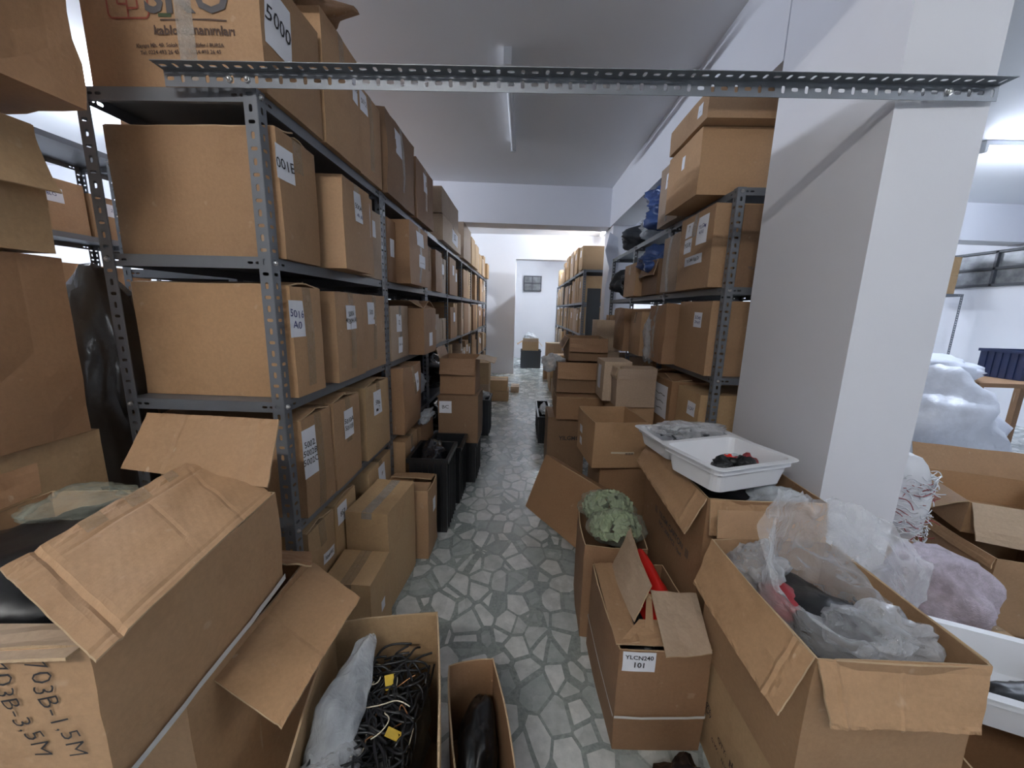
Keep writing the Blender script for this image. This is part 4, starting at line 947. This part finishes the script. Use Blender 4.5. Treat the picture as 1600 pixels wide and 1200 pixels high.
# box I on box J
carton('cardboard_box', 'printed closed box on the floor under the open box with the big plastic bag', .64, .985, .70, 1.13, 0, .345, 'gold', 404, group=G, yaw=0, bulge=.005,
    papers=[P('-x', .08, -.02, 0, 0, '山 1A 2C', size=.035, ink='print', wob=0), P('-x', .0, -.02, 0, 0, 'QTY:   PCS', size=.022, ink='print', wob=0), P('-x', .0, -.06, 0, 0, 'G.W.:   N.W.:   MEAS:', size=.018, ink='print', wob=0), P('-x', -.12, .0, 0, 0, '♲', size=.05, ink='print', wob=0)])
rI, shI = open_box('cardboard_box', 'open cardboard box with the big clear plastic bag, right foreground', .63, .99, .70, 1.13, .347, .72, 'kraft', 405, yaw=1, group=G, flaps=[])
panel(rI, 'flap', [(.622, 1.125, .722), (.632, .70, .722), atz(1215, 1118, .60), atz(1085, 912, .60)], 'kraft', seed=8, bow=-.008, nu=50, nv=20, creases=[('s', .88, .012, .004), ('s', .93, .01, .003)], label='long side flap folded outward')
panel(rI, 'flap', [(.635, .697, .722), (.992, .70, .722), (.945, .655, .605), (.648, .65, .605)], 'kraft', seed=9, bow=.006, nu=50, nv=20, creases=[('s', .10, .012, .004), ('s', .5, .008, .001), ('t', .08, .03, .002)], label='front flap folded down')
panel(rI, 'flap', [(.99, 1.12, .722), (.995, .71, .722), (1.02, .72, .70), (1.02, 1.12, .70)], 'kraft', seed=10, nu=6, nv=3)
panel(rI, 'flap', [(.64, 1.13, .722), (.98, 1.13, .722), (.98, 1.17, .80), (.65, 1.165, .80)], 'kraft', seed=11, nu=6, nv=3)
o = crumple('black_bundle', (.80, .90, .59), (.14, .18, .11), 'black', seed=95, amp=.12, fine=.15); tag(o, 'black wrapped bundle deep in the box with the big clear bag', 'bundle')
o = crumple('plastic_bag', (.72, 1.04, .68), (.07, .07, .08), 'clear', seed=96, amp=.25, fine=.3); tag(o, 'small clear bag in the back corner of the box with the big bag', 'bag')
o = crumple('red_bundle', (.73, .93, .66), (.05, .07, .035), 'rednet', seed=97, amp=.2, fine=.2); tag(o, 'dull red bundle seen through the big clear bag', 'bundle')
wires(8, (.93, .88, .64), (.035, .11, .03), 22, .0035, 'black', 'cable_bundle', None); tag(COL.objects[-1], 'black cables in the right corner of the box with the big bag', 'cables', kind='stuff')
c0 = [(.80+.13*math.cos(a), .90+.15*math.sin(a), .60) for a in [q*math.pi/4 for q in range(8)]]
c1 = [(.80+.13*math.cos(a), .90+.14*math.sin(a), .70) for a in [q*math.pi/4 for q in range(8)]]
mouth = [at(1450, 930, 1.02), at(1440, 860, 1.08), at(1335, 790, 1.12), at(1240, 765, 1.06), at(1200, 785, .98), at(1190, 880, .90), at(1265, 960, .84), at(1365, 1005, .90)]
mid = [p.lerp(Vector(q), .45) for p, q in zip(mouth, c1)]
o = loft('plastic_bag', [c0, c1, mid, mouth], 'clear', 96, 70, .022, 5); tag(o, 'big clear plastic bag billowing up out of the right foreground box', 'bag')
o = crumple('plastic_bag', (.86, .80, .70), (.10, .07, .05), 'clear', seed=98, amp=.25, fine=.3); tag(o, 'clear crinkled bag at the front rim of the right foreground box', 'bag')

# far-right foreground things
T2c = atz(1530, 1000, .6)
tray('long white tray slanting between boxes at the right edge', (1.36, .80, .475), .60, .24, .10, -22, 0, 0)
o = crumple('black_bundle', (1.36, .82, .51), (.17, .06, .025), 'black', seed=99, amp=.2, fine=.3); tag(o, 'black parts lying in the slanting white tray', 'bundle')
open_box('cardboard_box', 'open box under the slanting tray at the lower right corner', 1.06, 1.62, .60, 1.02, 0, .44, 'brown', 406, flaps=[('-y', dict(L=.1, ang=150))], group=G, yaw=-10)
carton('cardboard_box', 'closed box on the floor behind the slanting tray', 1.38, 1.78, 1.08, 1.46, 0, .325, 'gold', 407, group=G, tape='x')
open_box('cardboard_box', 'empty open box with wide flaps, upper one at the right edge', 2.14, 2.62, 1.60, 2.05, .455, .61, 'kraft', 408, yaw=-20, flaps=[('-y', dict(L=.17, ang=150, bend=8), 'pale'), ('-x', dict(L=.14, ang=105, bend=25)), ('+y', dict(L=.14, ang=25)), ('+x', dict(L=.12, ang=40))], group=G)
open_box('cardboard_box', 'taped open box beneath the empty one at the right edge', 2.08, 2.62, 1.45, 1.98, .10, .44, 'kraft', 409, yaw=-12, flaps=[('-x', dict(L=.05, ang=170)), ('+y', dict(L=.10, ang=100))], tape='y', tapemat='cleartape', group=G)
carton('cardboard_box', 'flat box on the floor beneath the taped open box', 2.08, 2.60, 1.5, 1.98, 0, .098, 'brown', 410, group=G, yaw=-12)
carton('cardboard_box', 'plain box carrying the bundle of zip ties behind the column', 1.62, 1.93, 1.55, 1.92, 0, .38, 'brown', 412, group=G)
# zip ties bundle
root = empty('zip_tie_bundle', (1.80, 1.72, .403), (0, 0, 0), 'bundle of white and reddish zip ties standing behind the column', 'bundle')
rr = random.Random(4); paths = []; red = []
for i in range(420):
    a = rr.uniform(0, 6.28); rad = .095*(1+rr.uniform(-.15, .12)); z = rr.uniform(-.02, .34); a2 = a+rr.uniform(.2, .9)
    pts = [(math.cos(a+(a2-a)*t)*rad*(1+.15*rr.uniform(-1, 1)), math.sin(a+(a2-a)*t)*rad, z+(rr.uniform(-.02, .02))) for t in (0, .33, .66, 1)]
    if rr.random() < .2: p0 = Vector(pts[-1]); pts.append((p0.x*1.3, p0.y*1.3, p0.z+rr.uniform(-.02, .03)))
    (red if rr.random() < .22 else paths).append(pts)
o = tube_path('white_ties', paths, .0022, M['white'], root); o['kind'] = 'stuff'
o = tube_path('reddish_ties', red, .0018, M['rednet'], root); o['kind'] = 'stuff'
crumple('core_wrap', (1.80, 1.72, .60), (.09, .09, .22), 'white', root, seed=101, amp=.06, fine=.05)
o = crumple('bubble_wrap', (1.52, 1.27, .47), (.15, .16, .15), 'pink', seed=102, amp=.14, fine=.1); tag(o, 'pinkish bubble wrap sack right of the column base', 'bubble wrap')
# white sacks and heaps far right
sacks = [((3.45, 3.25, .50), (.55, .33, .46), 'whitebag', 'big white plastic sack in the heap right of the column'),
         ((3.1, 2.62, .26), (.33, .24, .25), 'whitebag', 'white carrier bag at the foot of the heap right of the column'),
         ((4.55, 2.7, .45), (.42, .35, .46), 'whitebag', 'tall white sack at the right edge of the heap'),
         ((4.0, 4.0, .95), (.55, .3, .14), 'whitebag', 'milky bags lying along the top of the heap'),
         ((3.75, 2.45, .18), (.28, .2, .17), 'milky', 'milky bag on the floor before the white sacks')]
for i, (c, rad, m_, lb) in enumerate(sacks):
    o = crumple('plastic_sack', c, rad, m_, seed=110+i, amp=.18, fine=.12); tag(o, lb, 'sack')
crate('navy blue plastic crate at the right edge beyond the sacks', 5.08, 5.65, 4.0, 4.4, .30, mat='navy', z0=.842)
bm = bmesh.new(); addbox(bm, -.7, .7, -.4, .4, .80, .84)
for x in (-.64, .64):
    for y in (-.34, .34): addbox(bm, x-.03, x+.03, y-.03, y+.03, 0, .80)
root = empty('work_table', (5.15, 4.2, 0), (0, 0, 0), 'wooden table beyond the white sacks carrying the navy crate', 'table')
frombm('table_frame', bm, M['brown'], root)
tube_path('blue_strap', [[(4.3, 2.9, .98), (4.12, 2.62, .8), (4.06, 2.5, .5), (4.0, 2.42, .2)]], .03, M['bluefilm']); tag(COL.objects[-1], 'rolled blue film hanging down the tall white sack', 'film')
carton('cardboard_box', 'tan box standing behind the white sacks', 3.55, 4.4, 3.72, 4.2, 0, .78, 'kraft', 411, group=G)
for i, (x0, y0, z0, s_) in enumerate(((2.9, 4.3, .0, .5), (6.2, 6.3, 1.84, .27), (6.2, 6.3, 2.115, .27))):
    carton('cardboard_box', ['carton behind the heap of white sacks', 'lower yellowish carton stacked by the high window', 'upper yellowish carton stacked by the high window'][i], x0, x0+.45, y0, y0+.4, z0, z0+s_, 'gold', 420+i, n=3)
rk = empty('storage_rack', (6.45, 6.5, 0), (0, 0, 0), 'rack by the high window on the right', 'rack')
for x in (6.15, 6.75):
    for y in (6.25, 6.8): in_rack(rk, post, x, y, 1.836, 1 if x < 6.5 else -1, 1 if y < 6.5 else -1)
in_rack(rk, shelf, 6.154, 6.746, 6.254, 6.796, 1.836)

# ================================================================== FOREGROUND LEFT
GL = 'open boxes in the left foreground'
# support box B with its flap
rB, shB = open_box('cardboard_box', 'lower left foreground box with a wide pale flap folded over the next box', -.99, -.635, .60, 1.06, 0, .66, 'kraft', 501, group=GL, bulge=.006, flaps=[], tape=None)
panel(rB, 'flap', [atz(490, 880, .63), atz(332, 1062, .63), atz(440, 1138, .60), atz(563, 935, .60)], 'kraft', seed=12, bow=.01, nu=40, nv=20, creases=[('s', .55, .012, .0015)], label='wide flap folded outward')
panel(rB, 'flap', [(-.98, 1.062, .66), (-.64, 1.062, .66), atz(487, 884, .70), atz(425, 880, .70)], 'brown', seed=13)
# big box A on it
rA, shA = open_box('cardboard_box', 'big half-open box with handwriting 703B-1.5M, left foreground', -1.14, -.60, .415, .87, .695, .95, 'kraft', 502, group=GL, yaw=4, bulge=.010, rough=.006, flaps=[], thick=.005)
panel(rA, 'flap', [atz(150, 1034, .955), atz(425, 774, .955), atz(340, 697, 1.01), atz(0, 890, 1.01)], 'kraft', seed=14, bow=.006, rough=.008, nu=56, nv=36, creases=[('s', .09, .012, .006), ('s', .46, .008, .0018), ('s', .73, .008, .0018), ('t', .80, .012, .002), ('t', .06, .01, .002)], label='large long flap lying over the opening')
panel(rA, 'flap', [(-1.11, .36, .955), (-1.155, .83, .955), (-1.19, .86, 1.02), (-1.15, .34, 1.02)], 'brown', seed=15, nu=8, nv=4)
panel(rA, 'flap', [at(190, 732, .90), at(418, 762, .88), at(437, 656, .97), at(232, 645, .97)], 'kraft', seed=16, bow=.006, nu=40, nv=16, creases=[('s', .30, .012, .003), ('s', .86, .02, .003)], label='end flap standing up')
panel(rA, 'flap', [(-1.12, .375, .952), (-.59, .412, .952), (-.61, .487, .935), (-1.1, .45, .935)], 'pale', seed=17, nu=6, nv=4)
for k_, (t_, aa) in enumerate((('703B-1,5M', .215), ('703B-3,5M', .165))):
    paper(rA, shA, '-y', aa, .03, 0, 0, t_, .038, rot=-80, wob=.4, ink='ink')
pts = []
g = [Vector(rA.matrix_basis @ shA.surf('+x', -.22+.44*q/8, -.105+.012*math.sin(q), .006)) for q in range(9)]
inv = rA.matrix_basis.inverted()
st = shA.grid('+x', 12, 1, None, None, -.122, -.108, .006); st2 = shA.grid('-y', 12, 1, None, None, -.122, -.108, .006); V, Fs = joingrids([st, st2])
pydata('strap', V, Fs, M['strap'], rA)
o = crumple('black_bundle', (-.92, .66, .885), (.19, .195, .095), 'black', seed=120, amp=.12, fine=.15); tag(o, 'black plastic bundle inside the big handwritten box', 'bundle')
o = crumple('plastic_bag', (-.95, .76, .975), (.11, .08, .025), 'greenclear', seed=121, amp=.2, fine=.3); tag(o, 'clear glossy bag inside the big handwritten box', 'bag')
for (u0, u1, v0, v1) in ((.22, .30, .84, .99), (.40, .50, .83, .99), (.60, .66, .86, .99)):
    A_, B_, C_, D_ = atz(150, 1034, .955), atz(425, 774, .955), atz(340, 697, 1.01), atz(0, 890, 1.01)
    inv_ = rA.matrix_basis.inverted(); nrm_ = (B_-A_).cross(D_-A_).normalized(); vs_ = []
    for b_ in range(5):
        for a_ in range(5):
            s_ = u0+(u1-u0)*a_/4; t_ = v0+(v1-v0)*b_/4
            vs_.append(inv_ @ (A_.lerp(B_, s_).lerp(D_.lerp(C_, s_), t_) + nrm_*(.006*4*s_*(1-s_)*(1-.3*t_)+noise.noise((s_*4+14, t_*4, 14))*.008+.0045)))
    pydata('tape_strip', vs_, [(j*5+i, j*5+i+1, j*5+i+6, j*5+i+5) for j in range(4) for i in range(4)], M['tape'], rA, True)
# left stack
ST = 'taped boxes stacked at the left edge'
carton('cardboard_box', 'plain box lowest in the stack at the left edge', -1.80, -1.26, .50, 1.10, 0, .79, 'kraft', 510, group=ST)
carton('cardboard_box', 'low taped box under the big brown taped one at the left edge', -1.80, -1.275, .50, 1.08, .792, 1.035, 'gold', 511, group=ST)
carton('cardboard_box', 'big brown taped box in the middle of the left edge stack', -1.80, -1.265, .47, 1.055, 1.038, 1.525, 'brown', 512, group=ST, tape='x', down=.34, tapemat='cleartape', bulge=.016, rough=.012)
open_box('cardboard_box', 'tan box with a drooping flap above the big brown taped one', -1.80, -1.245, .45, 1.035, 1.535, 1.845, 'gold', 513, group=ST, flaps=[('+x', dict(L=.17, ang=172, bend=-16), 'gold')])
carton('cardboard_box', 'crumpled brown box highest at the left edge, almost touching the rack', -1.78, -1.145, .45, 1.08, 1.885, 2.40, 'brown', 514, group=ST, bulge=.02, rough=.03, tape='x', tapemat='cleartape', n=10, yaw=-6)
o = crumple('plastic_wrap', (-1.62, 1.40, .76), (.20, .2, .75), 'greywrap', seed=123, amp=.1, fine=.25); tag(o, 'tall dull grey-wrapped sack standing behind the rack at the left edge', 'wrap')
o = crumple('black_sack', (-2.2, 1.75, .6), (.2, .2, .6), 'blackbag', seed=124, amp=.1, fine=.15); tag(o, 'tall black sack standing behind the grey wrapped one at the left edge', 'sack')
# box C
rC, shC = open_box('cardboard_box', 'open box full of black cables in the centre foreground', -.485, -.185, .56, 1.0, 0, .50, 'gold', 503, yaw=13, group=GL, bulge=.006)
wires(21, (-.33, .78, .42), (.10, .17, .035), 190, .003, 'black', 'black_cables'); tag(COL.objects[-1], 'tangle of black cables filling the centre foreground box', 'cables', kind='stuff')
o = crumple('black_bundle', (-.335, .78, .33), (.115, .18, .10), 'black', seed=130, amp=.1, fine=.2); tag(o, 'black cable mass under the tangle in the centre box', 'bundle')
wires(22, (-.31, .78, .44), (.075, .13, .02), 7, .0014, 'cream', 'pale_wires'); tag(COL.objects[-1], 'thin pale wires on the black cable tangle', 'wires', kind='stuff')
wires(23, (-.31, .76, .44), (.075, .13, .02), 5, .0014, 'copper', 'copper_wires'); tag(COL.objects[-1], 'thin copper coloured wires on the black cable tangle', 'wires', kind='stuff')
for i, (x, y, z) in enumerate(((-.32, .83, .455), (-.27, .71, .45))):
    bm = bmesh.new(); addbox(bm, -.012, .012, -.018, .018, 0, .002); o = frombm('paper_tag', bm, M['yellow']); o.location = (x, y, z); o.rotation_euler = (.3, .2, .5+i)
    tag(o, ['yellow paper tag in the middle of the cable tangle', 'yellow paper tag at the near side of the cable tangle'][i], 'tag')
o = loft('plastic_bag', [[(-.46, .66, .40), (-.40, .60, .42), (-.36, .66, .43), (-.40, .74, .40)], [(-.47, .76, .46), (-.41, .70, .50), (-.35, .75, .47), (-.41, .84, .44)], [(-.44, .88, .50), (-.40, .84, .53), (-.37, .87, .50), (-.41, .92, .48)], [(-.42, .93, .49), (-.41, .92, .50), (-.40, .92, .49), (-.41, .94, .485)]], 'milky', 48, 40, .014, 7); tag(o, 'milky white plastic bag slumped in the cable box', 'bag')
o = crumple('plastic_bag', (-.38, .63, .43), (.06, .06, .05), 'clear', seed=131, amp=.2, fine=.3); tag(o, 'clear bag of dark parts at the near side of the cable box', 'bag')
# box D
rD, shD = open_box('cardboard_box', 'low narrow open box with a hand slot right of the cable box', -.165, -.02, .72, 1.05, 0, .30, 'brown', 504, yaw=14, group=GL)
paper(rD, shD, '+y', 0, .10, .05, .014, '', mat='ink', name='hand_slot')
o = crumple('black_bundle', (-.093, .89, .15), (.056, .14, .12), 'black', seed=133, amp=.1, fine=.2); tag(o, 'black bundle in the narrow box with the hand slot', 'bundle')
# bits on the floor
o = crumple('black_sack', (.50, .82, .09), (.09, .11, .09), 'blackbag', seed=134, amp=.2, fine=.2); tag(o, 'black sack on the floor between the strapped and the printed box', 'sack')
o = crumple('plastic_wrap', (.06, .70, .02), (.06, .05, .02), 'clear', seed=135, amp=.3, fine=.3); tag(o, 'scrap of clear wrap on the floor at the bottom of the aisle', 'wrap')

# leaning lid pose
lid.location = (0, 0, 0)
pa, pb, pc, pd = Vector((.08, 2.33, .01)), Vector((.31, 2.03, .01)), Vector((.50, 2.12, .46)), Vector((.26, 2.42, .56))
ux = (pd-pa); uy = (pb-pa)
ux = (ux + (pc-pb))*.5; ex = ux.normalized(); ez = ex.cross(uy).normalized(); ey = ez.cross(ex)
if ez.y > 0: pass
cen = (pa+pb+pc+pd)/4
shw = ux.length/2; shd = uy.length/2
lid.matrix_basis = Matrix(((ex.x, ey.x, ez.x, cen.x), (ex.y, ey.y, ez.y, cen.y), (ex.z, ey.z, ez.z, cen.z), (0, 0, 0, 1)))

# anything untagged at top level is caught here
for o in COL.objects:
    if o.parent is None and o.type in ('MESH', 'EMPTY') and 'label' not in o and o.get('kind') != 'structure':
        print('UNTAGGED', o.name)
